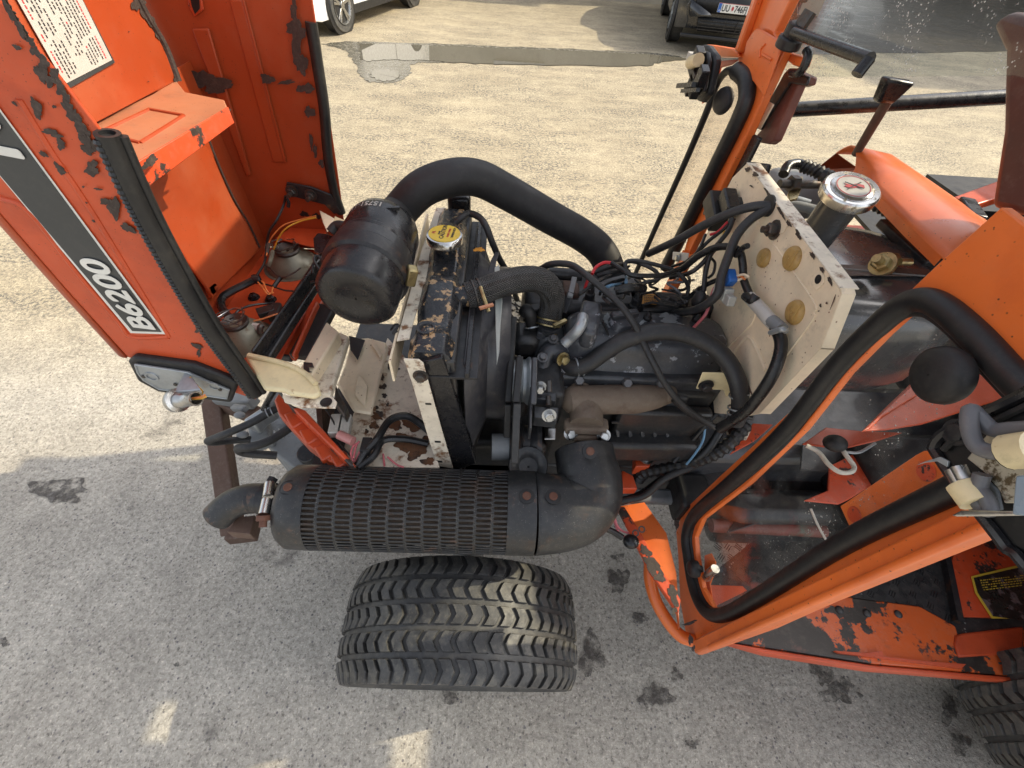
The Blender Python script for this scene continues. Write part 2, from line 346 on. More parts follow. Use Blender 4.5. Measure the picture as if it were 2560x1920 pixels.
def glass_mat(nm, tint, amount, grime, vs=130, vt=.10, mk=.5):
    m = bpy.data.materials.new(nm); m.use_nodes = True; t = m.node_tree; N = t.nodes; L = t.links
    b = N['Principled BSDF']; out = N['Material Output']
    tr = N.new('ShaderNodeBsdfTransparent'); tr.inputs[0].default_value = tint
    gl = N.new('ShaderNodeBsdfGlossy'); gl.inputs['Roughness'].default_value = .04; gl.inputs[0].default_value = (.9,.9,.9,1)
    fr = N.new('ShaderNodeLayerWeight'); fr.inputs[0].default_value = .5
    pw = N.new('ShaderNodeMath'); pw.operation = 'POWER'; L.new(fr.outputs['Facing'], pw.inputs[0]); pw.inputs[1].default_value = 5
    pa = N.new('ShaderNodeMath'); pa.operation = 'MULTIPLY_ADD'; L.new(pw.outputs[0], pa.inputs[0]); pa.inputs[1].default_value = .9; pa.inputs[2].default_value = .035
    m1 = N.new('ShaderNodeMixShader'); L.new(pa.outputs[0], m1.inputs[0]); L.new(tr.outputs[0], m1.inputs[1]); L.new(gl.outputs[0], m1.inputs[2])
    b.inputs['Base Color'].default_value = grime; b.inputs['Roughness'].default_value = .9
    tc = N.new('ShaderNodeTexCoord'); v = N.new('ShaderNodeTexVoronoi'); v.inputs['Scale'].default_value = vs; L.new(tc.outputs['Object'], v.inputs['Vector'])
    r = N.new('ShaderNodeValToRGB'); L.new(v.outputs['Distance'], r.inputs[0]); r.color_ramp.elements[0].color = (1,1,1,1); r.color_ramp.elements[1].color = (0,0,0,1)
    r.color_ramp.elements[0].position = vt; r.color_ramp.elements[1].position = vt+.07
    nz = N.new('ShaderNodeTexNoise'); nz.inputs['Scale'].default_value = 14; nz.inputs['Detail'].default_value = 8; L.new(tc.outputs['Object'], nz.inputs['Vector'])
    r2 = N.new('ShaderNodeValToRGB'); L.new(nz.outputs['Fac'], r2.inputs[0]); r2.color_ramp.elements[0].position = mk; r2.color_ramp.elements[1].position = mk+.12
    mm = N.new('ShaderNodeMath'); mm.operation = 'MULTIPLY'; L.new(r.outputs[0], mm.inputs[0]); L.new(r2.outputs[0], mm.inputs[1])
    ma = N.new('ShaderNodeMath'); ma.operation = 'MULTIPLY_ADD'; L.new(r2.outputs[0], ma.inputs[0]); ma.inputs[1].default_value = amount; L.new(mm.outputs[0], ma.inputs[2]); ma.use_clamp = True
    m2 = N.new('ShaderNodeMixShader'); L.new(ma.outputs[0], m2.inputs[0]); L.new(m1.outputs[0], m2.inputs[1]); L.new(b.outputs[0], m2.inputs[2])
    L.new(m2.outputs[0], out.inputs['Surface']); return m
GLS = glass_mat('dusty_glass', (.975,.98,.975,1), .05, (.45,.44,.40,1))
GLS2 = glass_mat('splattered_glass', (.93,.95,.94,1), .02, (.75,.73,.68,1), 170, .16, .46)
GLS3 = glass_mat('side_glass', (.96,.93,.90,1), .02, (.5,.45,.4,1))
# ================================================================ SETTING
def ground_mat():
    m = bpy.data.materials.new('concrete_ground'); m.use_nodes = True; t = m.node_tree; N = t.nodes; L = t.links; b = N['Principled BSDF']
    tc = N.new('ShaderNodeTexCoord'); vec = tc.outputs['Object']
    def nz(s, d=6, r=.6, st=None):
        n = N.new('ShaderNodeTexNoise'); n.inputs['Scale'].default_value = s; n.inputs['Detail'].default_value = d; n.inputs['Roughness'].default_value = r
        if st:
            mp = N.new('ShaderNodeMapping'); mp.inputs['Scale'].default_value = st; L.new(vec, mp.inputs[0]); L.new(mp.outputs[0], n.inputs['Vector'])
        else: L.new(vec, n.inputs['Vector'])
        return n.outputs['Fac']
    def ramp(f, stops):
        r = N.new('ShaderNodeValToRGB'); e = r.color_ramp.elements
        while len(e) < len(stops): e.new(.5)
        for k, (p, c) in enumerate(stops): e[k].position = p; e[k].color = (*c, 1) if len(c) == 3 else c
        L.new(f, r.inputs[0]); return r.outputs[0]
    def mix(f, a, c, bt='MIX'):
        x = N.new('ShaderNodeMix'); x.data_type = 'RGBA'; x.blend_type = bt
        for s_, v in ((x.inputs[0], f), (x.inputs[6], a), (x.inputs[7], c)):
            if hasattr(v, 'links'): L.new(v, s_)
            elif isinstance(v, (int, float)): s_.default_value = v
            else: s_.default_value = (*v, 1)
        return x.outputs[2]
    B = (0,0,0); W_ = (1,1,1)
    base = mix(ramp(nz(1.3, 5), [(.35, B), (.65, W_)]), (.43,.392,.335), (.52,.480,.415))
    base = mix(ramp(nz(9, 8, .7), [(.35, B), (.62, W_)]), mix(1.0, base, (.78,.78,.78), 'MULTIPLY'), base)
    base = mix(ramp(nz(62, 6, .72), [(.34, B), (.60, W_)]), mix(1.0, base, (.64,.64,.63), 'MULTIPLY'), mix(1.0, base, (1.10,1.10,1.10), 'MULTIPLY'))
    base = mix(ramp(nz(115, 5, .65, (1.0, .8, 1)), [(.55, B), (.64, W_)]), base, mix(1.0, base, (.50,.49,.48), 'MULTIPLY'))
    base = mix(ramp(nz(170, 3, .6), [(.57, B), (.64, W_)]), base, mix(1.0, base, (1.42,1.42,1.40), 'MULTIPLY'))
    # aggregate stones
    v = N.new('ShaderNodeTexVoronoi'); v.inputs['Scale'].default_value = 85; L.new(vec, v.inputs['Vector'])
    sp = N.new('ShaderNodeSeparateColor'); L.new(v.outputs['Color'], sp.inputs[0])
    near = ramp(v.outputs['Distance'], [(.22, W_), (.34, B)])
    pick = ramp(sp.outputs[0], [(.80, B), (.82, W_)])
    mm = N.new('ShaderNodeMath'); mm.operation = 'MULTIPLY'; L.new(near, mm.inputs[0]); L.new(pick, mm.inputs[1])
    base = mix(mm.outputs[0], base, ramp(sp.outputs[1], [(0, (.13,.12,.12)), (.6, (.22,.2,.19)), (1, (.40,.35,.30))]))
    # the worn far part: dark open pits between pale stones
    sx = N.new('ShaderNodeSeparateXYZ'); L.new(vec, sx.inputs[0])
    far = N.new('ShaderNodeMapRange'); far.inputs[1].default_value = 1.2; far.inputs[2].default_value = 1.9; L.new(sx.outputs[1], far.inputs[0])
    pits = ramp(nz(42, 8, .8), [(.49, B), (.54, W_)])
    patches = ramp(nz(1.6, 6, .7, (1.0, 2.2, 1)), [(.40, (.15,.15,.15)), (.60, W_)])
    pm = N.new('ShaderNodeMath'); pm.operation = 'MULTIPLY'; L.new(pits, pm.inputs[0]); L.new(patches, pm.inputs[1])
    pm2 = N.new('ShaderNodeMath'); pm2.operation = 'MULTIPLY'; L.new(pm.outputs[0], pm2.inputs[0]); L.new(far.outputs[0], pm2.inputs[1])
    base = mix(pm2.outputs[0], mix(far.outputs[0], base, mix(1.0, base, (1.10,1.01,.82), 'MULTIPLY')), (.10,.095,.085))
    crk = ramp(nz(13, 12, .82, (1.0, 1.7, 1)), [(.545, B), (.575, W_)])
    cpt = ramp(nz(.9, 5, .6, (1.0, 1.8, 1)), [(.42, (.12,.12,.12)), (.60, W_)])
    cm = N.new('ShaderNodeMath'); cm.operation = 'MULTIPLY'; L.new(crk, cm.inputs[0]); L.new(cpt, cm.inputs[1])
    cm2 = N.new('ShaderNodeMath'); cm2.operation = 'MULTIPLY'; L.new(cm.outputs[0], cm2.inputs[0]); L.new(far.outputs[0], cm2.inputs[1])
    base = mix(cm2.outputs[0], base, (.15,.135,.115))
    # oil stains
    oil = ramp(nz(3.1, 7, .62), [(.625, B), (.72, W_)])
    o2 = N.new('ShaderNodeMath'); o2.operation = 'MULTIPLY'; L.new(oil, o2.inputs[0])
    inv = N.new('ShaderNodeMath'); inv.operation = 'SUBTRACT'; inv.inputs[0].default_value = 1; L.new(far.outputs[0], inv.inputs[1]); L.new(inv.outputs[0], o2.inputs[1])
    base = mix(o2.outputs[0], base, (.085,.078,.070))
    L.new(base, b.inputs['Base Color']); b.inputs['Roughness'].default_value = .85
    bp = N.new('ShaderNodeBump'); bp.inputs['Strength'].default_value = .45; bp.inputs['Distance'].default_value = .004
    L.new(nz(120, 6, .7), bp.inputs['Height'])
    bp2 = N.new('ShaderNodeBump'); bp2.inputs['Strength'].default_value = .8; bp2.inputs['Distance'].default_value = .008; L.new(nz(38, 5, .7), bp2.inputs['Height'])
    L.new(bp.outputs[0], bp2.inputs['Normal']); L.new(bp2.outputs[0], b.inputs['Normal'])
    return m
GM = ground_mat()
g = M().add([(-200,-200,0),(200,-200,0),(200,300,0),(-200,300,0)], [(0,1,2,3)]).build('ground', GM, kind='structure', fix=False)
def sheet(name, pts, z, mt, kind='structure', c='o'):
    P = [at(c, x, y, Z=0) for x, y in pts]; Q = []
    rnd = random.Random(5)
    S = spline(P+[P[0]], 8)[:-1]
    for p in S: Q.append(Vector((p.x+rnd.uniform(-.03,.03), p.y+rnd.uniform(-.035,.035), z)))
    return M().add(Q, [tuple(range(len(Q)))]).build(name, mt, kind=kind, fix=False)
WATER = bpy.data.materials.new('puddle_water'); WATER.use_nodes = True
_b = WATER.node_tree.nodes['Principled BSDF']; _b.inputs['Base Color'].default_value = (.13,.118,.09,1); _b.inputs['Roughness'].default_value = .02; _b.inputs['IOR'].default_value = 1.33
_b.inputs['Specular IOR Level'].default_value = .8
WET = mat('wet_concrete', (.13, .12, .095), .22, col2=(.22,.2,.16), sc=14, thr=.52, soft=.1, rough2=.55, bump=.25, bsc=60)
OIL = mat('oil_stained_concrete', (.075, .064, .055), .7, col2=(.17,.155,.14), sc=70, thr=.50, soft=.12, bump=.6, bsc=150, bdist=.004)
_t = OIL.node_tree; _n = _t.nodes.new('ShaderNodeTexNoise'); _n.inputs['Scale'].default_value = 26; _n.inputs['Detail'].default_value = 9; _n.inputs['Roughness'].default_value = .72
_c = _t.nodes.new('ShaderNodeTexCoord'); _t.links.new(_c.outputs['Object'], _n.inputs['Vector'])
_r = _t.nodes.new('ShaderNodeValToRGB'); _r.color_ramp.elements[0].position = .40; _r.color_ramp.elements[1].position = .60; _t.links.new(_n.outputs['Fac'], _r.inputs[0])
_x = _t.nodes.new('ShaderNodeMixShader'); _tr = _t.nodes.new('ShaderNodeBsdfTransparent'); _t.links.new(_r.outputs[0], _x.inputs[0]); _t.links.new(_t.nodes['Principled BSDF'].outputs[0], _x.inputs[1]); _t.links.new(_tr.outputs[0], _x.inputs[2])
_t.links.new(_x.outputs[0], _t.nodes['Material Output'].inputs['Surface'])
sheet('wet_patch', [(800,112),(860,125),(880,150),(905,190),(925,205),(985,208),(1022,190),(1035,160),(1100,158),(1180,150),(1300,158),(1520,165),(1640,158),(1700,140),(1500,126),(1300,118),(1100,110),(950,106),(860,104)], .004, WET)
sheet('puddle', [(895,112),(905,150),(960,152),(1060,152),(1180,160),(1300,164),(1600,166),(1645,158),(1720,148),(1610,138),(1400,128),(1180,120),(1040,114),(960,111)], .008, WATER)
sheet('puddle_spill', [(922,188),(945,202),(985,202),(1002,190),(985,178),(945,176)], .008, WATER)
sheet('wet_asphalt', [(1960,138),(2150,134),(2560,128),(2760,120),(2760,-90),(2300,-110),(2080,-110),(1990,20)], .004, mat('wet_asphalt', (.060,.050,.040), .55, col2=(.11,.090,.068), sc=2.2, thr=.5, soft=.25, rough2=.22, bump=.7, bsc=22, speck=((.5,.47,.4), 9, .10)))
stains = M()
for i, (x, y, a, b_) in enumerate([(1640,1740,40,30),(1690,1690,14,18),(1600,1545,22,14),(1545,1450,26,30),(1545,1395,16,10),(2050,1640,30,70),(2100,1730,46,30),(2010,1590,14,40),
                                  (2370,1770,22,40),(2400,1860,26,28),(150,1225,70,30),(10,1605,12,12),(445,1662,8,6),(1480,1640,30,55),(1130,1745,24,16),(1240,1700,14,10),(1730,1860,16,12)]):
    P = at('o', x, y, Z=0); Q = at('o', x+a, y, Z=0); S = at('o', x, y+b_, Z=0)
    poly = []; rnd = random.Random(i)
    for j in range(30):
        an = 2*math.pi*j/30; k = 1+.22*math.sin(3*an+i)+.14*math.sin(7*an+2*i)+rnd.uniform(-.12,.12); poly.append(P+(Q-P)*math.cos(an)*k+(S-P)*math.sin(an)*k)
    stains.add([(p.x, p.y, .004) for p in poly], [tuple(range(30))])
stains.build('oil_stain', OIL, kind='structure', fix=False)

TIMB = mat('dark_timber', (.045,.04,.034), .8, stretch=(6,6,.6))
PLAST = mat('rendered_wall', (.42, .38, .30), .85, col2=(.36,.33,.26), sc=1.5, thr=.5, soft=.3, bump=.2, bsc=30)
PANE = mat('window_pane', (.03,.035,.04), .06); FRM = mat('window_frame', (.5,.5,.48), .4)
def building(name, x0, x1, y0, y1, h, label):
    b = thing(name, ((x0+x1)/2, (y0+y1)/2, 0), label, 'building')
    M().box(((x0+x1)/2, (y0+y1)/2, h/2), (x1-x0, y1-y0, h)).build('wall', PLAST if h < 8 else TIMB, b)
    M().box(((x0+x1)/2, (y0+y1)/2, h+.12), (x1-x0+.6, y1-y0+.6, .24)).build('roof', RUSTM, b)
    for k in range(int((x1-x0)/3.2)):
        x = x0+1.6+k*3.2
        f = M().box((x, y0-.03, 1.9), (1.3, .1, 1.2)).build('window', FRM, b)
        M().box((x, y0-.06, 1.9), (1.1, .1, 1.0)).build('pane', PANE, f)
    return b
building('workshop_building', -14, 7.5, 13.4, 20, 6.0, 'beige rendered workshop building with windows behind the parked cars')
building('shade_shed', 19.0, 27.0, 10.0, 30.0, 11.0, 'unseen dark block added beside the yard to throw shade')  # out of view, added and sized to cast shade on the yard's right

# ---------------------------------------------------------------- cars
def car(name, org, fwd, side, paint, label, wb, L, W, H, suv, dark):
    """org = ground under the visible front wheel; fwd = unit heading; side = unit vector from that wheel into the body"""
    fwd = Vector(fwd).normalized(); side = Vector(side).normalized(); org = Vector(org)
    t = thing(name, org+fwd*(-wb/2)+side*W/2, label, 'car')
    tr = .33 if not suv else .36
    def q(x, y, z): return org+fwd*x+side*(y-.02)+Vector((0, 0, z))
    fo, ro = .88, .85
    zs = .20 if not suv else .26
    # stations along the car: x, sill z, belt z, roof z, half inset at roof
    st = [(fo, .42, .62, .62), (fo-.04, zs+.05, .74, .74), (fo-.35, zs, .88, .88), (.15, zs, .98, .99), (-.55, zs, 1.0, 1.06), (-1.15, zs, 1.0, H-.06), (-1.7, zs, 1.0, H), (-wb, zs, 1.02, H-.05),
          (-wb-ro+.25, zs+.02, 1.0, H-.3), (-wb-ro+.03, zs+.1, .98, 1.02), (-wb-ro, .45, .9, .9)]
    if suv: st = [(x, a, b+.10, c+.10 if c < 1.3 else c) for x, a, b, c in st]
    m = M(); rows = []
    for (x, s0, bl, rf) in st:
        e = .14 if x > fo-.2 or x < -wb-ro+.2 else 0
        row = [(x, .02+e, s0), (x, e*.6, (s0+bl)/2), (x, .03+e, bl), (x, .03+e+(rf-bl)*.28, rf)]
        ring = row+[(x, W-p[1], p[2]) for p in row[::-1]]
        rows.append([q(*p) for p in ring])
    vs = [p for r_ in rows for p in r_]; n = 8; fs = []
    for i in range(len(rows)-1):
        for k in range(n): fs.append((i*n+k, i*n+(k+1) % n, (i+1)*n+(k+1) % n, (i+1)*n+k))
    fs.append(tuple(range(n))); fs.append(tuple((len(rows)-1)*n+k for k in range(n)))
    m.add(vs, fs).build('body', paint, t, bevel=.03, seg=3, ang=50)
    # glasshouse
    gl = M()
    for y0, y1 in ((.03, .03), (W-.03, W-.03)):
        sg = -1 if y0 < 1 else 1
        gl.add([q(-.75, y0-sg*.03+sg*.012, 1.09 if suv else 1.02), q(-1.2, y0-sg*.1+sg*.02, H-.1), q(-wb+.1, y0-sg*.1+sg*.02, H-.12), q(-wb-.25, y0-sg*.03+sg*.012, 1.09 if suv else 1.03)], [(0,1,2,3)])
    gl.add([q(-.5,.2,1.10 if suv else 1.04), q(-.5,W-.2,1.10 if suv else 1.04), q(-1.12,W-.28,H-.06+.0), q(-1.12,.28,H-.06)], [(0,1,2,3)])
    gl.build('window_glass', PANE, t, solid=.01)
    for (wx, wy, s_) in ((0, 0, 1), (-wb, 0, 1), (0, W-.24, 0), (-wb, W-.24, 0)):
        # wheel arch, tyre, rim
        c = q(wx, wy+.11, tr)
        out = -side if s_ else side
        ar = M().lathe(c-out*.0, out, [(.10, tr+.045), (.118, tr+.045), (.118, .05)], 32, close=False).build('wheel_arch', dark, t)
        wt = M().lathe(c-out*.085, out, [(0, tr-.1), (0, tr-.02), (.03, tr), (.19, tr), (.222, tr-.02), (.222, tr-.09), (.20, tr-.10), (.20,.02)], 36, close=False).build('wheel', TYR, t)
        M().lathe(c+out*.095, out, [(0, .02), (.0, tr-.12), (.05, tr-.10), (.045, tr-.115), (.01, tr-.13)], 32, close=False).build('rim', dark if suv else STEEL, wt)
        sp = M(); u, qv = frame(out)
        for k in range(5):
            for dd in (-.13, .13):
                a = 2*math.pi*k/5+.3+dd; d_ = u*math.cos(a)+qv*math.sin(a); a2 = 2*math.pi*k/5+.3; d2 = u*math.cos(a2)+qv*math.sin(a2)
                sp.beam(c+out*.125+d2*.03, c+out*.13+d_*(tr-.11), .03, .02, up=out)
        sp.cyl(c+out*.10, c+out*.148, .045, n=16)
        sp.build('spoke', STEEL if not suv else ZINC, wt, bevel=.004)
    return t, q
WPAINT = mat('white_car_paint', (.78,.78,.77), .25, coat=.6, mott=.02); BPAINT = mat('black_car_paint', (.012,.014,.018), .18, coat=.7, mott=.05)
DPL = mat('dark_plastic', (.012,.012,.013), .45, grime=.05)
wf = at('n', 275, 140, Z=0); wr = Vector((-1.78, 10.85, 0)); d = (wf-wr).normalized(); sdv = Vector((d.y, -d.x, 0)); sdv = sdv if sdv.x < 0 else -sdv
tc_, q_ = car('white_car', wf, d, sdv, WPAINT, 'white car parked at the far edge of the yard behind the raised hood', 2.6, 4.2, 1.78, 1.45, False, DPL)
M().beam(q_(-.35,.0,.24), q_(-2.2,.0,.24), .02, .10).build('door_sill', DPL, tc_)
M().beam(q_(-.55,-.005,.62), q_(-.55,-.005,.98), .006, .006, up=Vector((1,0,0))).build('door_gap', DPL, tc_)
M().beam(q_(-1.6,-.012,.30), q_(-1.6,-.012,.98), .006, .006, up=Vector((1,0,0))).build('door_gap', DPL, tc_)
hl = M().box(q_(.62,.10,.66), (.28,.10,.16), rz=math.atan2(d.y,d.x)).build('headlight', CLRP, tc_, bevel=.02)
bf = at('n', 1648, 170, Z=0); d = Vector((-.20, -1, 0)).normalized(); sdv = Vector((-d.y, d.x, 0)); sdv = sdv if sdv.x > 0 else -sdv
tb, qb = car('black_car', bf, d, sdv, BPAINT, 'black car facing the tractor in the shade with an Austrian number plate', 2.6, 4.3, 1.82, 1.62, True, DPL)
FX = .90
M().add([qb(FX,.20,.52),qb(FX,1.62,.52),qb(FX+.02,1.60,.74),qb(FX+.02,.22,.74)],[(0,1,2,3)]).build('upper_grille', DPL, tb, solid=.03)
lg = M().add([qb(FX+.01,.34,.30),qb(FX+.01,1.48,.30),qb(FX+.02,1.52,.46),qb(FX+.02,.30,.46)],[(0,1,2,3)]).build('lower_grille', DPL, tb, solid=.03)
bars = M()
for k in range(4): bars.beam(qb(FX+.04,.32,.325+k*.036), qb(FX+.04,1.50,.325+k*.036), .012, .010)
for yy in (.72,.9,1.1): bars.beam(qb(FX+.045,yy,.30), qb(FX+.045,yy,.46), .03 if yy==.9 else .012, .012, up=sdv)
bars.build('grille_bar', BLK, lg)
M().beam(qb(FX+.02,.10,.235), qb(FX+.02,1.72,.235), .07, .05).build('bumper_lip', DPL, tb, bevel=.015)
M().add([qb(FX+.04,.16,.46),qb(FX+.05,.5,.49),qb(FX+.045,.44,.53),qb(FX+.03,.12,.66)],[(0,1,2,3)])  .build('bumper_blade', BPAINT, tb, solid=.02)
M().box(qb(FX-.12,.16,.80), (.26,.22,.12), rz=math.atan2(d.y,d.x)).build('headlight', PANE, tb, bevel=.03)
M().box(qb(FX-.12,1.66,.80), (.26,.22,.12), rz=math.atan2(d.y,d.x)).build('headlight', PANE, tb, bevel=.03)
# number plate faces forward
pn = d; px_ = sdv; pc = qb(FX+.045, .80, .60); up_ = (zv*1.0+d*-.05).normalized()
def onp(a, b_, lift=0): return pc+px_*a+up_*b_+pn*lift
pl = M().prism([onp(-.26,-.055), onp(.26,-.055), onp(.26,.055), onp(-.26,.055)], pn*.006).build('number_plate', WHT2, tb, bevel=.004)
M().prism([onp(-.257,-.052,.007), onp(-.212,-.052,.007), onp(-.212,.052,.007), onp(-.257,.052,.007)], pn*.001).build('blue_band', BLUE, pl)
text('plate_lettering', 'A', WHT2, pl, onp(-.245,-.043,.009), px_, up_, .035)
text('plate_lettering', 'UU', PRN, pl, onp(-.205,-.036,.0085), px_, up_, .105, bold=.002, sx=.80)
text('plate_lettering', '746FJ', PRN, pl, onp(-.018,-.036,.0085), px_, up_, .105, bold=.002, sx=.80)
M().prism(blob(onp(-.045,0,.008), .018, .026, 0, px_, up_, 10, .1, 3), pn*.001).build('plate_crest', PRR, pl)
rb = M().prism([onp(-.26,.050,.0075), onp(.26,.050,.0075), onp(.26,.0545,.0075), onp(-.26,.0545,.0075)], pn*.001).build('plate_line', PRR, pl)
# ================================================================ TRACTOR
T = thing('compact_tractor', (0.3, 0.73, 0), 'orange compact tractor with worn paint, its hood tipped open and the diesel engine bare', 'tractor')
NY = Vector((0,-1,0)); NX = Vector((-1,0,0))
def bolt(pos, n, r=.008, h=.008, mt=None, parent=None, name='bolt', washer=True, stud=0):
    n = Vector(n).normalized(); m = M()
    if washer: m.lathe(pos, n, [(0, r*1.45), (r*.25, r*1.45)], 18)
    m.lathe(Vector(pos)+n*(r*.25), n, [(0, r), (h*.85, r), (h, r*.8)], 6)
    if stud: m.lathe(Vector(pos)+n*h, n, [(0, r*.5), (stud, r*.5)], 10)
    return m.build(name, mt or BOLT, parent, ang=30)
def plate(c, pts, n, mt, name, parent, bevel=.0015, label=None, **pl):
    return M().prism(ats(c, pts, **pl), n).build(name, mt, parent, bevel=bevel, label=label)
V3 = lambda *a: Vector(a)
# ---------------------------------------------------------------- hood (stands upright, tipped forward)
HN, HF, HX = .52, 1.04, -.635            # near side, far side, top panel (now vertical)
hood = M()
near = ats('o', [(650,988),(270,350),(232,352),(85,160),(-60,-60)], Y=HN)
zt = 1.95
outer = [Vector((-.632, HN, 1.02)), Vector((-.640, HN, zt))]
lowc = at('o', 345, 905, Y=HN); lowb = at('o', 625, 1005, Y=HN)
xe = at('o', 650, 988, Y=HN).x
side = [at('o',640,1000,Y=HN), at('o',270,350,Y=HN), Vector((xe-.02, HN, 1.52)), Vector((xe-.03, HN, zt)), Vector((-.648, HN, zt)), at('b',-10,330,Y=HN), at('b',400,800,Y=HN), at('b',800,1240,Y=HN)]
hs = M().prism(side, (0,.004,0)).build('hood', ORA, T, bevel=.002)
# outer rounded shoulder between the near side and the top panel
edge = [at('b',800,1240,Y=HN), at('b',400,800,Y=HN), at('b',-10,330,Y=HN), Vector((-.648, HN, zt))]
m = M(); NB = 8; vs = []
for e in edge:
    for j in range(NB+1):
        a = j/NB*math.pi/2; vs.append(Vector((e.x-.028*math.sin(a), HN+.028*(1-math.cos(a)), e.z)))
    vs.append(Vector((e.x-.030, HF-.02, e.z)))
k_ = NB+2
m.add(vs, [(i*k_+j, i*k_+j+1, (i+1)*k_+j+1, (i+1)*k_+j) for i in range(3) for j in range(k_-1)])
m.build('top_panel', ORF, hs, solid=.004, ang=60)
# crease ridge running along the near side, raised decal field
rd = [at('b',0,235,Y=HN), at('b',190,330,Y=HN), at('b',480,700,Y=HN), at('b',740,1010,Y=HN), at('b',830,1110,Y=HN), at('b',1060,1110,Y=HN)]
M().tube([p+NY*-.001 for p in rd], .0045, 8).build('pressed_crease', ORA, hs)
rd2 = [at('b',1060,1112,Y=HN), at('b',930,900,Y=HN), at('b',560,300,Y=HN), at('b',330,-40,Y=HN), at('b',120,-380,Y=HN)]
M().tube([p+NY*-.0025 for p in rd2], .005, 8).build('pressed_crease', ORA, hs)
# decal
def hp(c, x, y, l=.0): return at(c, x, y, Y=HN)+NY*(.0015+l)
def ext2(p, q, z): return p+(q-p)*((z-p.z)/(q.z-p.z))
outl = [hp('b',825,1082), hp('b',1048,1090), ext2(hp('b',1048,1090), hp('b',240,-8), 1.86), ext2(hp('b',825,1082), hp('b',-40,40), 1.86)]
M().prism(outl, NY*.0006).build('decal_border', WHT2, hs)
inn = [hp('b',838,1068,.0008), hp('b',1020,1074,.0008), ext2(hp('b',1020,1074,.0008), hp('b',225,-12,.0008), 1.855), ext2(hp('b',838,1068,.0008), hp('b',-22,50,.0008), 1.855)]
dc = M().prism(inn, NY*.0006).build('decal', DEC, hs)
bx = hp('b',880,1068,.0016); tx = hp('b',440,520,.0016); dirx = (hp('b',905,1050,.0016)-hp('b',900,1060,.0016))
p0 = hp('b',820,1000,.0018); p1 = hp('b',440,535,.0018)      # cap-top line of B .. 0
q0 = hp('b',992,1062,.0018); q1 = hp('b',640,600,.0018)
xd = (p1-p0)*.5+(q1-q0)*.5; yd = (p0-q0)*.5+(p1-q1)*.5
hgt = (yd - xd*(yd.dot(xd)/xd.dot(xd))).length
ln = xd.length
org = q0-yd*.0
tl = text('decal_lettering', 'B6200', WHT2, dc, org+NY*.0014, xd, p1-q1, hgt/.70, fat=.0013, sx=1.0, shear=.12)
bb = [v.co for v in tl.data.vertices]; ex = max((v-org).dot(xd.normalized()) for v in bb)
xn = xd.normalized()
for v in tl.data.vertices:
    s_ = (v.co-org).dot(xn); v.co += xn*(s_*(ln/ex)*1.0-s_)
kk = text('decal_lettering', 'KUBOTA', WHT2, dc, hp('a',190,1035  ,.0030), xd, p1-q1, hgt*1.9/.70, fat=.0022, sx=.85, shear=.2)
# far side
fs_ = [Vector((-.400, HF, .975)), Vector((-.385, HF, 1.10)), Vector((-.350, HF, 1.45)), Vector((-.345, HF, zt)), Vector((-.66, HF, zt)), Vector((-.66, HF, .93)), Vector((-.45, HF, .93))]
fp = M().prism(fs_, (0,.004,0)).build('far_side', ORF, hs, bevel=.002)
M().prism([at('a',1560,0,Y=HF-.001),at('a',1575,0,Y=HF-.001),at('a',1845,1040,Y=HF-.001),at('a',1830,1040,Y=HF-.001)], (0,-.004,0)).build('pressed_rib', ORF, hs, bevel=.001)
M().prism([at('a',1240,180,Y=HF-.001),at('a',1350,180,Y=HF-.001),at('a',1620,1120,Y=HF-.001),at('a',1590,1130,Y=HF-.001)], (0,-.006,0)).build('pressed_rib', ORF, hs, bevel=.005, seg=3)
M().prism([at('a',1480,0,Y=HF-.001),at('a',1560,0,Y=HF-.001),at('a',1830,1040,Y=HF-.001),at('a',1760,1040,Y=HF-.001)], (0,-.003,0)).build('pressed_rib', ORF, hs, bevel=.002)
# inner stiffener that carries the data label, and the shelf
XI = -.572
ip = [Vector((XI,HN+.004,1.352)), at('a',1140,515,X=XI), at('a',1060,300,X=XI), at('a',920,60,X=XI), at('a',880,0,X=XI)+Vector((0,.0,.0)), Vector((XI,.80,zt)), Vector((XI,HN+.004,zt))]
inner = M().prism(ip, (-.004,0,0)).build('inner_panel', ORF, hs, bevel=.001)
M().tube([at('a',1145,520,X=XI), at('a',1060,300,X=XI), at('a',960,130,X=XI), at('a',880,-20,X=XI)], .006, 8).build('weld_seam', CHIP, hs)
# lower inner panel below the shelf: recessed trough
lo = [at('a',860,1100,X=-.60), at('a',1250,850,X=-.60), at('a',1390,1020,X=-.60), at('a',1590,1440,X=-.60), at('a',1670,1590,X=-.60), at('b',1640,560,X=-.60), at('b',1340,860,X=-.60), at('b',1180,640,X=-.60)]
M().prism(lo, (-.006,0,0)).build('trough_panel', ORF, hs, bevel=.003, seg=3)
M().tube([at('a',1320,830,X=-.597), at('a',1390,1020,X=-.597), at('a',1500,1270,X=-.597), at('a',1600,1440,X=-.597), at('a',1670,1590,X=-.597)], .0022, 6).build('weld_seam', CHIP, hs)
SZ = 1.345
shelf = [at('a',560,800,Z=SZ), at('a',970,610,Z=SZ), at('a',1130,515,Z=SZ), at('a',1190,590,Z=SZ), at('a',1440,640,Z=SZ), at('a',1460,690,Z=SZ), at('a',880,1040,Z=SZ), Vector((-.44,HN+.004,SZ)), Vector((XI,HN+.004,SZ))]
sh = M().prism(shelf, (0,0,-.004)).build('shelf', ORD, hs, bevel=.002)
lipp = [at('a',1460,690,Z=SZ), at('a',880,1040,Z=SZ), at('a',800,1090,Z=SZ)]
d_ = (lipp[1]-lipp[0]).normalized(); lp1 = lipp[0]+d_*((HN+.006-lipp[0].y)/d_.y)
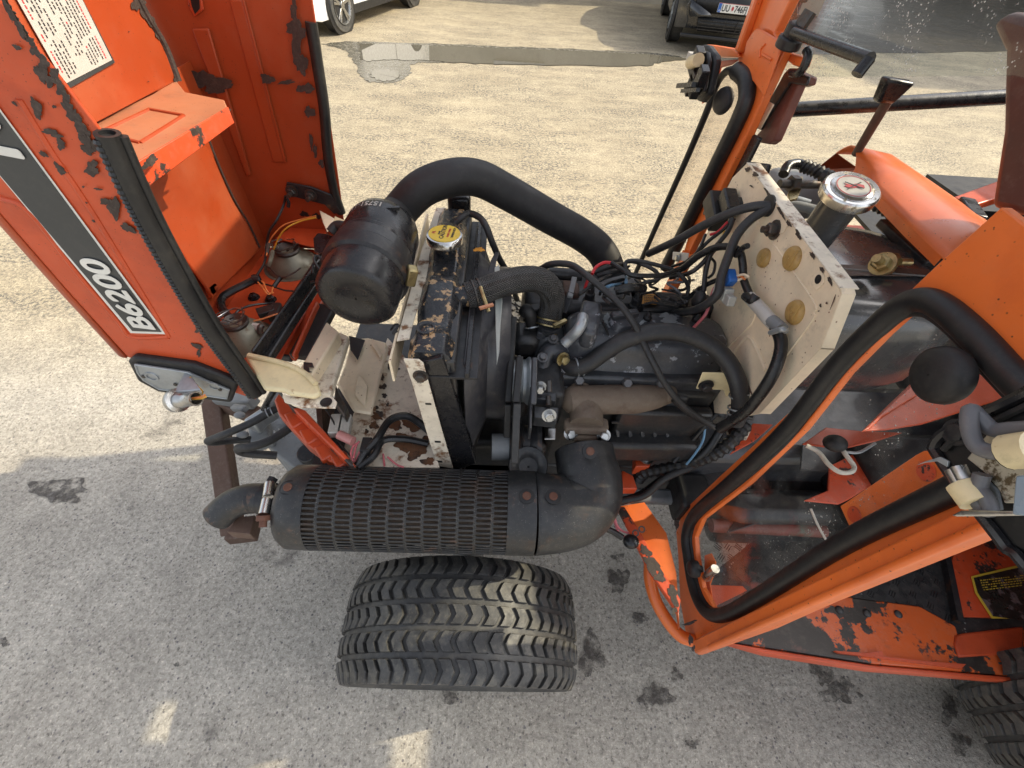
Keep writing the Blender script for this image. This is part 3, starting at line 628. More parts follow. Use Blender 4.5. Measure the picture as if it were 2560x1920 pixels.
M().prism([lipp[0]+Vector((0,0,.001)), lp1+Vector((0,0,.001)), lp1-zv*.03, lipp[0]-zv*.022], Vector((.003,-.001,0))).build('shelf_lip', ORW, hs, bevel=.001)
rec = [at('a',960,700,Z=SZ+.001), at('a',1180,740,Z=SZ+.001), at('a',900,915,Z=SZ+.001), at('a',640,850,Z=SZ+.001)]
for a_, b_ in ((0,1),(1,2),(2,3),(3,0)): M().tube([rec[a_]-zv*.001, rec[b_]-zv*.001], .003, 8, sm=False).build('pressed_rib', ORF, hs)
M().prism([V3(-.618,HN+.02,.93),V3(-.618,HF,.93),V3(-.618,HF,1.34),V3(-.618,HN+.02,1.34)], (-.003,0,0)).build('back_sheet', ORF, hs)
# data label
lb = [at('a',105,0,X=XI+.002), at('a',520,0,X=XI+.002), at('a',715,385,X=XI+.002), at('a',410,540,X=XI+.002)]
def lerp2(u, v): return (lb[0]*(1-u)+lb[1]*u)*(1-v)+(lb[3]*(1-u)+lb[2]*u)*v
ext_ = (lb[0]-lb[3])*.8; lb2 = [lb[0]+ext_, lb[1]+ext_, lb[2], lb[3]]
M().prism([lb2[0], lb2[1], lb2[2]+Vector((0,.004,-.004)), lb2[3]+Vector((0,-.0,-.006))], (.0006,0,0)).build('label_border', DEC, hs)
lbo = M().prism([p+Vector((.0007,0,0)) for p in lb2], (.0006,0,0)).build('data_label', LBL, hs)
rnd = random.Random(3); mb = M(); mr_ = M()
for col in range(15):
    u0 = .05+col*.060; v = -.75
    if col in (5,): continue
    while v < .93:
        wd = rnd.uniform(.018, .055); tgt = mr_ if col in (0,) or (col == 14) or rnd.random() < .03 else mb
        if not (col in (6,7,8) and v > .72) and rnd.random() > .05:
            a0 = lerp2(u0, v); a1 = lerp2(u0+.022, v); b1 = lerp2(u0+.022, v+wd); b0 = lerp2(u0, v+wd)
            tgt.add([p+Vector((.0016,0,0)) for p in (a0,a1,b1,b0)], [(0,1,2,3)])
        v += wd+rnd.uniform(.008, .016)
        if rnd.random() < .06: v += .1
mb.build('label_print', PRN, hs, kind='stuff', fix=False); mr_.build('label_print', PRR, hs, kind='stuff', fix=False)
# hood floor (grille end) with the two headlights
FZ = .93
fl_ = [Vector((-.655,HN+.03,FZ)), Vector((-.655,HF,FZ)), Vector((-.43,HF,FZ)), Vector((-.445,HN+.03,FZ))]
M().prism(fl_, (0,0,-.004)).build('grille_backplate', ORA, hs, bevel=.002)
# rubber trims
def trim(pts, r, name='rubber_trim', n=10, mod=None, mt=SEAL):
    return M().tube(pts, r, n, mod=mod).build(name, mt, hs, ang=50)
tr0 = [at('o',272,342,Y=HN-.004), at('o',346,503,Y=HN-.004), at('o',427,655,Y=HN-.004), at('o',525,822,Y=HN-.004), at('o',601,929,Y=HN-.004), at('o',640,985,Y=HN-.004)]
trim(tr0, .0125)
gr = [p+Vector((-.0065,-.0085,0)) for p in tr0]
M().tube(gr, .0048, 8, mod=(.0028,.0008)).build('trim_clip_strip', TAPE, hs, ang=25)
trim([p+Vector((.013,.004,0)) for p in tr0], .005)
M().lathe(tr0[0], (tr0[0]-tr0[1]), [(0,.0125),(.004,.0125),(.004,.008),(-.02,.008)], 14, close=False).build('trim_end', SEAL, hs)
tf = [Vector((-.352,HF+.002,1.44)), Vector((-.368,HF+.002,1.25)), Vector((-.388,HF+.002,1.10)), Vector((-.40,HF+.002,1.0)), Vector((-.43,HF-.01,.95))]
trim([at('a',2000,140,Y=HF), at('a',2040,400,Y=HF), at('a',2085,700,Y=HF), at('a',2110,1000,Y=HF), at('a',2150,1230,Y=HF), at('a',2195,1370,Y=HF)], .011)
# worn patches
CH = [(60,30,34,16,60),(85,80,36,20,62),(120,140,40,22,58),(160,200,40,24,60),(205,262,36,24,55),(235,330,44,24,60),(290,400,54,30,55),(360,480,50,30,62),(395,560,46,30,70),(430,620,44,26,55),(480,740,50,36,60),(540,850,50,40,65),(590,930,44,36,60),(570,960,40,30,20),(275,470,75,30,55),(330,520,45,28,60),(450,700,70,32,60),(520,790,60,34,62),(245,690,75,28,60),(345,850,60,24,15),(400,920,40,26,50),(560,900,50,30,70),(600,1080,45,50,80),(120,300,36,12,35),(395,1080,50,20,40),(740,1330,75,38,62),(690,1290,40,22,20),(830,1460,46,26,35),
      (290,985,36,12,35),(105,660,22,8,50),(640,1210,28,6,5),(610,1415,10,6,20),(850,970,9,6,0),(545,1195,8,6,0),(360,680,14,10,40),(70,60,20,90,-28),(150,190,18,70,-30)]
chips('paint_chip', 'a', CH, NY, CHIP, hs, Y=HN)
chips('paint_chip', 'b', [(1255,1055,32,18,-35),(1240,1165,44,12,20),(1252,1210,12,24,10),(595,380,12,6,20),(545,265,10,6,0),(1400,1215,20,30,-30)], NY, CHIP, hs, Y=HN)
chips('paint_chip', 'a', [(1330,510,130,62,8),(1220,470,70,40,20),(1420,560,80,34,-10),(1900,60,24,70,-8),(1915,240,34,130,-6),(1945,400,40,80,-8),(1975,560,50,36,0),(1730,500,40,36,30),(2000,710,30,40,0),(2010,900,10,60,0),(2035,960,14,40,0),(2075,1040,16,30,0),(1915,180,60,60,0),(1850,520,60,12,-10),(1420,908,8,7,0)], NY, CHIP, hs, lift=.009, Y=HF)
chips('paint_chip', 'a', [(905,40,34,60,-25),(960,130,22,60,-30),(1010,220,14,50,-30),(1060,310,10,50,-30),(1130,500,24,24,0),(822,203,4,3,0),(947,523,4,3,0),(880,20,40,50,-20)], (1,0,0), CHIP, hs, X=XI)
chips('paint_chip', 'a', [(1260,830,30,30,0),(1300,790,22,18,0),(1350,765,34,16,-25),(1420,720,36,16,-25),(930,1040,60,30,-30)], (1,0,0), CHIP, hs, lift=.006, X=(lipp[0].x+lp1.x)/2)
# hinge bracket with two bolts
br = [at('c',780,60,Y=HF-.012), at('c',1000,100,Y=HF-.012), at('c',1180,170,Y=HF-.012), at('c',1270,330,Y=HF-.012), at('c',1210,345,Y=HF-.012), at('c',1120,260,Y=HF-.012), at('c',850,190,Y=HF-.012), at('c',770,120,Y=HF-.012)]
M().prism(br, (0,.006,0)).build('hinge_bracket', BLKR, hs, bevel=.0015)
bolt(at('c',830,135,Y=HF-.013), NY, .010, .010, BOLT, hs, stud=.018); bolt(at('c',1000,170,Y=HF-.013), NY, .010, .010, BOLT, hs, stud=.018)
chips('access_hole', 'c', [(940,340,34,28,20),(1050,360,36,30,0)], NY, DPL, hs, lift=.0015, Y=HF)
plate('a', [(1215,-20),(1300,-20),(1315,60),(1255,105),(1215,30)], (0,-.004,0), ORW, 'slot_rim', hs, Y=HF-.002)
plate('a', [(1222,-20),(1282,-20),(1285,55),(1255,90),(1235,40)], (0,-.001,0), DPL, 'slot', hs, bevel=0, Y=HF-.007)
# folded flaps of the inner hood near the headlights
plate('b', [(1350,770),(1385,800),(1340,870),(1310,800)], (-.01,0,0), ORF, 'flap', hs, X=-.60)
plate('c', [(840,450),(1080,420),(1140,500),(1030,640),(680,560)], (0,0,-.004), ORA, 'gusset', hs, Z=.99)
plate('c', [(700,590),(770,550),(830,590),(800,625),(700,620)], (0,0,-.002), DPL, 'slot', hs, Z=.945)
def headlight(c, x, y, r, z=FZ):
    p = at(c, x, y, Z=z)
    h = M().lathe(p-zv*.02, zv, [(0,r*1.12),(.021,r*1.12),(.021,r),(.035,r*.92),(.055,r*.62),(.062,r*.44),(.064,r*.42),(.064,.004)], 28, close=False).build('headlight', GREY2, hs, ang=60)
    M().lathe(p+zv*.042, zv, [(0,r*.46),(.006,r*.50),(.010,r*.46),(.006,r*.36),(-.002,r*.1)], 24, close=False).build('bulb_cap', BOLT, h)
    for k in range(4):
        rn = random.Random(k+int(x)); q = []
        for j in range(6): a = j*.9+k; q.append(p+Vector((math.cos(a)*r*.5*rn.uniform(.5,1.2), math.sin(a)*r*.5*rn.uniform(.5,1.2), .055+.012*rn.random())))
        M().tube(q, .0011, 5).build('spring_clip', BOLT if k else STEEL, h)
    return p
headlight('c', 840, 810, .062); headlight('c', 400, 1470, .054)
for (x, y) in ((528,718),): bolt(at('c',x,y,Z=FZ), zv, .006, .004, BOLT, hs)
bolt(at('c',488,1100,Z=FZ), zv, .009, .009, BLK, hs); bolt(at('c',640,1120,Z=FZ), zv, .009, .009, BLK, hs)
def hw(name, c, pts, r, mt, parent=None, **pl):
    return M().tube(ats(c, pts, **pl), r, 7).build(name, mt, parent or hs)
hw('wire', 'c', [(770,180,1.09),(755,260,1.07),(690,400,1.05),(625,500,1.03),(600,620,1.0),(580,780,.985),(500,915,.97)], .0028, WIRE)
hw('wire', 'c', [(1045,360,1.07),(920,390,1.06),(760,440,1.05),(665,530,1.03),(620,610,1.01),(600,720,1.0)], .0016, ORGW)
hw('wire', 'c', [(1045,375,1.07),(900,410,1.06),(780,470,1.05),(715,550,1.03),(665,660,1.0)], .0018, YELW)
hw('wire_sleeve', 'c', [(655,680,1.0),(635,760,1.0),(620,810,.99)], .005, GREY2)
hw('wire_sleeve', 'c', [(622,610,1.01),(605,700,1.0)], .004, BOLT)
hw('wiring_loom', 'c', [(500,930,.98),(400,980,.98),(280,1040,.975),(200,1100,.97),(195,1180,.97),(240,1250,.97),(300,1310,.97)], .0085, TAPE)
for k in range(3):
    p = at('c', 480, 935, Z=.98); M().lathe(p+Vector((k*.004,0,0)), (1,.5,.1), [(0,.0105),(.004,.0115),(.008,.0105)], 14, close=False).build('cable_tie', BLK, hs)
hw('taped_joint', 'c', [(295,1310,.965),(380,1340,.965),(480,1360,.96),(540,1370,.96)], .009, LBL)
hw('wire', 'c', [(520,940,.98),(570,960,.98),(600,1030,.98),(640,1060,.97),(660,1000,.97),(700,940,.96)], .0018, ORGW)
hw('wire', 'c', [(520,955,.98),(560,1000,.98),(610,1065,.98),(660,1050,.97)], .0016, ORGW)
hw('wire', 'c', [(520,960,.975),(640,990,.97),(760,1030,.97),(850,1040,.96)], .002, WIRE)
hw('wire', 'c', [(300,1300,.97),(340,1220,.97),(450,1170,.97),(600,1150,.96),(720,1150,.96)], .0025, WIRE)
hw('wire', 'c', [(480,1310,.965),(560,1290,.965),(650,1260,.965),(715,1240,.96)], .002, ORGW)
hw('wire', 'c', [(580,800,.98),(650,850,.98),(700,900,.98),(760,910,.985),(850,870,.99),(905,830,.99)], .002, BOLT)
hw('wire', 'c', [(200,1350,.96),(300,1380,.95),(420,1410,.95),(500,1420,.95),(540,1360,.96)], .002, BOLT)
hw('wire_sleeve', 'c', [(665,1000,.97),(700,950,.975),(730,910,.98)], .005, DPL)
hw('wire_sleeve', 'c', [(545,1420,.955),(540,1370,.965),(560,1350,.965)], .006, BOLT)
hw('wire', 'c', [(780,200,1.085),(800,240,1.075),(795,280,1.065)], .004, WIRE)
M().box(at('c',600,1230,Z=.955), (.035,.025,.02), rz=.6).build('relay', DPL, hs, bevel=.002)
M().box(at('c',680,1230,Z=.955), (.02,.045,.018), rz=.1).build('relay', DPL, hs, bevel=.002)
M().ell(at('c',400,1400,Z=.935), (.03,.02,.01)).build('lamp_terminal', DPL, hs)
# ---------------------------------------------------------------- indicator lamp hanging from the hood's near corner
LY = HN-.012
gk = [(800,1270),(835,1240),(1210,1290),(1420,1370),(1495,1410),(1450,1530),(1290,1510),(990,1460),(860,1390)]
M().prism(ats('b', gk, Y=LY), (0,.014,0)).build('signal_lamp_gasket', RUB, T, bevel=.005, seg=3)
lp_ = [(850,1285),(1180,1335),(1300,1390),(1440,1445),(1425,1500),(1290,1480),(1130,1455),(1000,1440),(905,1385),(868,1340)]
sl_ = M().prism(ats('b', lp_, Y=LY-.004), (0,.004,0)).build('signal_lamp_plate', ZINC, T, bevel=.0015)
M().tube(ats('b', lp_+[lp_[0]], Y=LY-.004), .0018, 6, sm=False).build('plate_rim', ZINC, sl_)
for (x, y, r) in ((955,1360,.011),(1345,1420,.010)):
    M().lathe(at('b',x,y,Y=LY-.004), NY, [(0,r),(.002,r*.96),(.002,r*.7),(.0005,r*.66)], 22, close=False).build('pressed_boss', ZINC, sl_)
for (x, y) in ((905,1358),(1105,1408),(1385,1440)): bolt(at('b',x,y,Y=LY-.004), NY, .0035, .002, BOLT, sl_, washer=False)
bk = [at('b',1160,1350,Y=LY-.005), at('b',1200,1360,Y=LY-.005), at('b',1260,1450,Y=LY-.04), at('b',1095,1470,Y=LY-.04)]
M().prism(bk, (0,.002,.003)).build('bulb_bracket', ZINC, sl_, bevel=.001)
b0 = at('b',1115,1510,Y=LY-.045); b1 = at('b',1235,1500,Y=LY-.055); ax = (b1-b0).normalized()
M().lathe(b0, ax, [(-.006,.006),(-.006,.020),(-.002,.021),(.004,.0205),(.006,.0145),(.020,.0135),(.022,.0125),(.046,.0115),(.048,.0125),(.050,.0125),(.050,.0098),(.02,.0095)], 26, close=False).build('bulb_socket', STEEL, sl_)
for k, mt in enumerate((YELW, ORGW)):
    M().tube([b1-ax*.01+zv*.002*k, b1+ax*.012+zv*(.003*k), b1+ax*.026+zv*(.003+.004*k)], .0018, 6).build('wire', mt, sl_)
M().tube(ats('b', [(1195,1365),(1240,1420),(1275,1460)], Y=LY-.012)+[b1], .0014, 6).build('wire', YELW, sl_)
M().prism(ats('b', [(1035,1470),(1100,1480),(1105,1500),(1060,1500)], Y=LY-.0), (0,.02,0)).build('lamp_lens', PRR, T, bevel=.002)
# ---------------------------------------------------------------- rusty front post, grey front castings, looped hoses
pa = at('d',625,560,Z=.42); pb = at('d',760,1480,Z=.14)
M().beam(pa, pb, .058, .058, up=(1,.2,0)).build('front_post', RUSTM, T, bevel=.006, seg=3)
M().box(pb+Vector((.03,-.0,.0)), (.09,.05,.05), rz=.15).build('post_foot', RUSTM, T, bevel=.006)
M().beam(at('d',700,590,Z=.42)+Vector((-.02,0,0)), at('d',900,600,Z=.46), .04,.04).build('front_crossbar', GREY, T, bevel=.006)
M().beam(pa+Vector((0,0,-.02)), Vector((-.40,.70,.42)), .05,.05).build('front_bracket', RUSTM, T, bevel=.006)
fc = M(); fc.prism(ats('d',[(960,650),(1100,560),(1180,760),(1280,1020),(1180,1060),(1060,970),(900,780)], Z=.44), (0,0,-.10))
fc.build('front_casting', GREY, T, bevel=.008, seg=3)
M().prism(ats('d',[(815,720),(1000,600),(1040,640),(950,700),(900,760)], Z=.55), (0,0,-.05)).build('casting_arm', ZINC, T, bevel=.008)
M().prism(ats('d',[(980,620),(1045,500),(1080,520),(1000,660)], Z=.62), (0,0,-.03)).build('casting_arm', GREY, T, bevel=.008)
M().box(at('d',950,820,Z=.46), (.06,.09,.05), rz=.5).build('casting_lug', GREY, T, bevel=.01)
M().ell(at('d',800,690,Z=.5), (.017,.012,.010)).build('casting_lug', GREY, T); M().ell(at('d',820,820,Z=.5), (.018,.012,.010)).build('casting_lug', GREY, T)
M().beam(at('d',760,640,Z=.47), at('d',840,650,Z=.5), .02,.02).build('tie_rod', GREY, T, bevel=.004)
M().lathe(at('d',1270,960,Z=.45), (0,-.3,1), [(0,.03),(.03,.028)], 20).build('pivot_boss', BLKR, T, bevel=.003)
M().tube(ats('d',[(1140,600,.62),(1020,660,.62),(880,740,.61),(720,810,.60),(620,850,.58),(590,865,.56),(640,870,.53),(740,860,.50),(900,850,.47)]), .0105, 12).build('coolant_hose', HOSE, T)
M().tube(ats('d',[(1180,740,.60),(1100,800,.60),(980,870,.60),(860,905,.60),(795,910,.585),(810,935,.56),(900,950,.54),(1050,960,.52)]), .0115, 12).build('coolant_hose', HOSE, T)
M().tube(ats('d',[(1060,480,.7),(1010,560,.68),(960,650,.6)]), .008, 8).build('wire_bundle', TAPE, T)
# lower orange grille rail
g0 = [(1030,590),(1060,540),(1130,620),(1240,660),(1575,1025),(1500,1028),(1400,1000),(1250,890),(1130,760),(1060,680)]
gp = ats('d', g0, Z=.80); lgr = M().prism(gp, (0,0,-.03)).build('grille_rail', ORA, T, bevel=.004, seg=3)
for (x,y) in ((1150,740),(1250,850),(1350,960),(1450,1010)):
    M().prism(ats('d',[(x-60,y-60),(x+50,y-90),(x+95,y-20),(x,y+40)], Z=.803), (0,0,-.016)).build('grille_step', ORA, lgr, bevel=.004)
gw = ats('d', [(1120,610),(1240,655),(1575,1025),(1540,1028),(1210,700)], Z=.83)
M().prism(gw, (0,0,-.05)).build('grille_flange', ORW, lgr, bevel=.003)
# dark inner walls of the front frame
M().beam(at('d',1500,300,Z=.86)+Vector((-.07,0,-.16)), at('d',1500,900,Z=.70)+Vector((-.05,0,-.14)), .012,.22).build('frame_rail', RUSTM, T)
M().prism([Vector((-.42,.42,.68)),Vector((-.06,.42,.68)),Vector((-.06,1.03,.68)),Vector((-.42,1.03,.68))], (0,0,-.05)).build('frame_floor', ENGD, T)
M().box((-.12,.74,.52), (.55,.26,.26)).build('front_frame', ENGD, T, bevel=.02)
# cream battery tray, its arm and box
fz = .79
tray = M().prism(ats('d',[(1560,680),(1690,440),(1790,170),(1900,290),(1920,330),(2140,1040),(1540,1040),(1500,900)], Z=fz), (0,0,-.006)).build('battery_tray', CREAMR, T, bevel=.002)
plate('d', [(1545,180),(1660,170),(1780,200),(1790,260),(1680,680),(1560,660),(1450,480),(1500,360)], (0,0,-.01), CREAM, 'tray_upright', T, bevel=.006, Z=.83)
M().prism(ats('d',[(1690,180),(1760,290),(1745,310),(1680,220)], Z=.835), (0,0,.003)).build('pressed_rib', CREAM, tray, bevel=.002)
M().prism(ats('d',[(1600,420),(1660,500),(1640,640),(1570,560)], Z=.833), (0,0,.004)).build('pressed_rib', CREAM, tray, bevel=.003)
plate('d', [(1380,60),(1465,130),(1280,430),(1200,380)], (0,0,-.05), CREAM, 'battery_bracket', T, bevel=.004, Z=.98)
plate('d', [(1465,130),(1530,160),(1400,560),(1340,540),(1270,440)], (0,0,-.02), CREAMR, 'battery_bracket', T, bevel=.004, Z=.95)
arm = [(830,290),(870,272),(1100,330),(1240,395),(1320,470),(1345,540),(1290,565),(1130,540),(1090,520),(960,510)]
M().prism(ats('d', arm, Z=1.0), (0,.0,-.012)).build('hood_support_arm', CREAMY, T, bevel=.006, seg=3)
M().tube(ats('d', [(860,290),(1100,345),(1230,405),(1310,480)], Z=1.003), .005, 8).build('arm_ridge', CREAMY, T)
tab = [(1085,555),(1180,565),(1420,565),(1450,600),(1440,640),(1220,635),(1100,600)]
tb_ = M().prism(ats('d', tab, Z=.985), (0,0,-.004)).build('support_tab', CREAMR, T, bevel=.001)
M().lathe(at('d',1380,605,Z=.986), zv, [(0,.0001),(.0012,.0105)], 18, close=False).build('bolt_hole', DPL, tb_)
M().prism(ats('d',[(1230,340),(1290,345),(1300,375),(1265,370),(1270,400),(1290,405),(1230,410)], Z=.985), (0,0,.003)).build('stamped_bracket', BLKR, T, bevel=.001)
plate('d', [(1440,480),(1520,640),(1500,690),(1430,600)], (0,0,-.03), BOLT, 'strut', T, bevel=.003, Z=.86)
plate('d', [(1530,155),(1640,185),(1590,320),(1540,250)], (0,0,-.003), DPL, 'vent_slot', T, Z=.845)
chips('rust_patch', 'd', [(1900,880,70,60,20),(1980,940,60,50,0),(1840,760,50,34,30),(1720,700,44,20,20),(1700,760,26,30,0),(2060,1000,40,30,0),(1960,760,70,40,10),(1650,800,16,14,0),(1590,1000,30,20,0),(2020,880,50,50,30)], zv, mat('deep_rust', (.13,.055,.022), .8, col2=(.03,.018,.014), sc=30, thr=.5, soft=.1, bump=.5, bsc=80, third=((.5,.36,.2), 22, .62)), tray, lift=.0, Z=fz+.0006)
chips('paint_chip', 'd', [(1750,440,16,26,10),(1760,500,24,18,0),(1800,360,10,22,10),(1860,380,12,10,0),(1770,560,20,14,0),(1720,640,12,10,0),(1790,620,10,12,0),(1680,570,8,6,0),(1840,420,8,16,20),(1740,680,30,16,20)], zv, CHIP, tray, lift=.0, Z=fz+.001)
# dark braces between hood floor and air cleaner
def br_(name, c, p, q, wd, ht, mt): return M().beam(at(c,*p[:2],Z=p[2]), at(c,*q[:2],Z=q[2]), wd, ht).build(name, mt, T, bevel=.004)
br_('brace', 'c', (1180,700,1.03), (560,1640,.97), .040, .02, BLK)
br_('brace', 'c', (1120,760,1.05), (500,1620,.99), .006, .03, BLK)
br_('rubber_strip', 'c', (1150,1180,.94), (900,1640,.92), .045, .02, RUB)
br_('brace', 'c', (1100,1000,.93), (760,1640,.90), .05, .02, ORA)
br_('brace', 'c', (1020,1100,.91), (680,1640,.90), .07, .02, ENGD)
br_('brace', 'c', (1060,1150,.955), (850,1640,.93), .008, .02, ORA)
plate('c', [(1020,560),(1060,510),(1140,520),(1290,570),(1220,720),(1100,720),(1030,680)], (0,0,-.004), BLK, 'air_cleaner_bracket', T, bevel=.003, Z=1.06)
M().tube(ats('c',[(1000,960,1.06),(1110,920,1.07),(1120,800,1.08),(1060,720,1.09),(1030,760,1.09),(1090,850,1.08),(1150,800,1.08),(1170,740,1.09),(1100,700,1.09),(1020,800,1.07),(1020,880,1.06)]), .0028, 7).build('tie_wire', WIRE, T)
plate('c', [(1075,305),(1210,380),(1190,450),(1145,500),(1105,410)], (0,0,-.003), CREAM, 'small_bracket', T, Z=1.05)
plate('c', [(1215,360),(1390,430),(1380,485),(1200,405)], (0,0,-.006), CREAMY, 'bracket_tab', T, Z=1.08)
M().tube(ats('c',[(1180,510,1.07),(1240,450,1.08),(1350,480,1.08),(1390,520,1.06)]), .012, 10).build('hose', HOSE, T)
# ---------------------------------------------------------------- air cleaner and intake hose
ac0 = at('c', 1400, 1120, Z=1.13); axis = Vector((.08,.955,.10)).normalized(); ASC = .90
prof = [(.002,.02),(0,.065),(.004,.075),(.010,.079),(.075,.080)]
ac = M().lathe(ac0, axis, [(.003,0.0018),(.003,0.0270),(.001,0.0306),(0,0.0558),(.003,0.0630),(.010,0.0684),(.062,0.0702)], 44, close=False).build('air_cleaner', BLK, T, ang=50)
M().lathe(ac0, axis, [(.058,0.0702),(.062,0.0756),(.066,0.0765),(.088,0.0765),(.092,0.0729)], 44, close=False).build('clamp_band', BLKR, ac)
M().lathe(ac0, axis, [(.090,0.0675),(.094,0.0720),(.125,0.0720),(.127,0.0702)], 44, close=False).build('filter_band', ENGD, ac)
M().lathe(ac0, axis, [(.112,.070),(.117,.0725),(.150,.070),(.185,.0685),(.200,.064),(.209,.050),(.211,.01)], 44, close=False).build('filter_canister', BLK, ac, ang=50)
u_, q_2 = frame(axis)
# part number printed upside down on the canister
pn0 = at('c', 1715, 365, Z=1.215)
tt = text('part_number', '15751-1101', WHT2, ac, (0,0,0), (1,0,0), (0,1,0), .017, bold=.0004)
for v in tt.data.vertices:
    s_, h_ = v.co.x, v.co.y
    a_ = 1.35 + s_/.070
    # right-handed circumferential wrap, reading direction towards -X (the letters stand upside down to the photographer)
    ex_ = Vector((math.cos(a_), 0, math.sin(a_))); ex_ = (ex_-axis*ex_.dot(axis)).normalized()
    v.co = ac0+axis*(.180-h_)+ex_*.0700
M().box(at('c',1905,900,Z=1.14), (.018,.02,.035), rz=.3, ry=.3).build('toggle_clip', BOLTY, ac, bevel=.003)
M().tube(ats('c',[(1900,790,1.15),(1915,830,1.15),(1905,870,1.15)]), .002, 6).build('clip_wire', BOLT, ac)
M().tube(ats('c',[(1720,1390,1.08),(1760,1340,1.08),(1790,1350,1.08),(1740,1420,1.07),(1780,1400,1.07)]), .0022, 6).build('clip_wire', BLK, ac)
M().beam(at('c',1680,295,Z=1.21), at('c',1800,290,Z=1.21), .006,.006).build('clip_bar', BLK, ac)
ih = [ac0+axis*.195+Vector((.0,.0,0)), at('e',120,560,Y=.90), at('e',330,340,Y=.93), at('e',600,235,Y=.95), at('e',850,240,Y=.97), at('e',1100,360,Y=.98), at('e',1500,590,Y=.99), at('e',1800,760,Y=.99), at('e',1960,900,Y=.98), at('e',2040,1080,Y=.96), at('e',2050,1250,Y=.93)]
M().tube(ih, .0385, 24).build('intake_hose', mat('intake_hose_rubber', (.020,.020,.021), .58, col2=(.030,.029,.028), sc=9, thr=.5, soft=.3, bump=.06, bsc=120, grime=.05), T, ang=60)
# ---------------------------------------------------------------- radiator
def V(*a): return Vector(a)
RX = -.105; ZT = 1.085
rad = M().box((RX+.012,.745,.90), (.06,.50,.36)).build('radiator_core', ENGD, T, bevel=.004)
tank = M()
ys = [.490,.50,.54,.56,.60,.62,.70,.72,.78,.80,.90,.92,.985,1.00]
hh = [.010,.030,.032,.022,.022,.030,.030,.024,.026,.032,.032,.026,.026,.006]
rows = []
for y, h_ in zip(ys, hh):
    wd = .030+h_*.25
    rows.append([V(RX-wd, y, ZT-.03), V(RX-wd, y, ZT-.03+h_*.8), V(RX-wd*.62, y, ZT-.03+h_*1.5), V(RX+wd*.62, y, ZT-.03+h_*1.5), V(RX+wd, y, ZT-.03+h_*.8), V(RX+wd, y, ZT-.03)])
vs = [p for r_ in rows for p in r_]; fs = [(i*6+k, i*6+(k+1) % 6, (i+1)*6+(k+1) % 6, (i+1)*6+k) for i in range(len(rows)-1) for k in range(6)]+[tuple(range(6)), tuple((len(rows)-1)*6+k for k in range(6))]
tk = M().add(vs, fs).build('radiator_tank', RADT, T, bevel=.006, seg=3, ang=60)
M().lathe(at('e',380,1590,Z=ZT+.018), zv, [(0,.016),(.003,.016),(.003,.012),(.001,.010),(.004,.004)], 24, close=False).build('pressed_boss', RADT, tk)
M().box((RX+.03,.745,ZT-.035), (.10,.52,.006)).build('tank_flange', BLKR, tk, bevel=.001)
M().box((RX+.062,.745,ZT-.028), (.008,.52,.012)).build('tank_lip', BLK, tk, bevel=.001)
M().box(at('e',680,470,Z=1.09), (.055,.035,.05)).build('tank_end', BLK, tk, bevel=.01)
cp = at('e',545,740,Z=1.135)
M().cyl(cp-zv*.05, cp-zv*.012, .019, n=20).build('filler_neck', RADT, tk)
cap = M(); prof = []
vs = []; n = 48
for (h_, k_) in ((-.017,0),(-.015,1),(-.004,1),(0,.9),(.001,.8)):
    for i in range(n):
        a = 2*math.pi*i/n; lob = 1+.10*max(0, math.cos(2*(a+1.2)))**6
        r = (.0375 if k_ == 1 else .030 if k_ == 0 else .0375*k_+.002)*(lob if h_ < -.002 else 1)
        vs.append(cp+V(math.cos(a)*r, math.sin(a)*r, h_))
cap.add(vs, [(j*n+i, j*n+(i+1) % n, (j+1)*n+(i+1) % n, (j+1)*n+i) for j in range(4) for i in range(n)]+[tuple(4*n+i for i in range(n))])
cpo = cap.build('radiator_cap', CHR, T, ang=50)
M().lathe(cp+zv*.001, zv, [(0,.0320),(.0012,.0320)], 40).build('cap_label', YEL, cpo)
xa = V(.10,.995,0).normalized(); ya = V(-.995,.10,0)      # print runs away from the photographer
for i, (s_, sz, mt, w_) in enumerate((('高温',.0085,PRR,0),('RE・O. Ni-RAD CAP',.0046,PRN,0),('CAUTION',.0105,PRN,0),("DON'T OPEN",.0046,PRR,0),('WHEN HOT',.0058,PRN,0))):
    s_ = s_.replace('高温','RED').replace('・','.')
    s_ = ('N.', 'N-0.9', 'CAUTION', "DON'T OPEN", 'WHEN HOT')[i]
    text('cap_print', s_, mt, cpo, cp+zv*.0026+ya*(.018-i*.0095)-xa*(.0+len(s_)*sz*.3), xa, ya, sz*1.15, bold=.0002, ext=.0002)
# cream support sheet in front of the radiator
plate('e', [(470,500),(560,500),(545,640),(440,830),(440,900),(380,1200),(300,1420),(265,1530),(230,1680),(110,1700),(340,870)], (0,0,-.004), CREAMR, 'radiator_support', T, Z=1.075)
M().prism([V(-.175,.50,1.07),V(-.175,1.0,1.07),V(-.175,1.0,1.02),V(-.175,.50,1.02)], (.004,0,0)).build('support_sheet', CREAM, T)
# bolted cream strip and black side frame
YS = .478
st = plate('d', [(1895,315),(2000,320),(2030,345),(2050,420),(2145,760),(2230,1050),(2120,1030),(2030,740),(1950,470)], (0,.003,0), CREAMR, 'radiator_side_strip', T, Y=YS)
bolt(at('d',2012,425,Y=YS), NY, .009, .008, BOLT, T)
for (x,y) in ((2062,615),(2125,868),(2135,1000)): M().prism(ats('d',[(x-20,y-6),(x+20,y-4),(x+22,y+8),(x-18,y+6)],Y=YS-.0006), (0,.0004,0)).build('slot_hole', DPL, st)
sf = ats('o', [(1055,905),(1105,895),(1120,930),(1190,1160),(1150,1172),(1100,1165)], Y=.487)
M().prism(sf, (0,.02,0)).build('radiator_side_frame', BLK, T, bevel=.002)
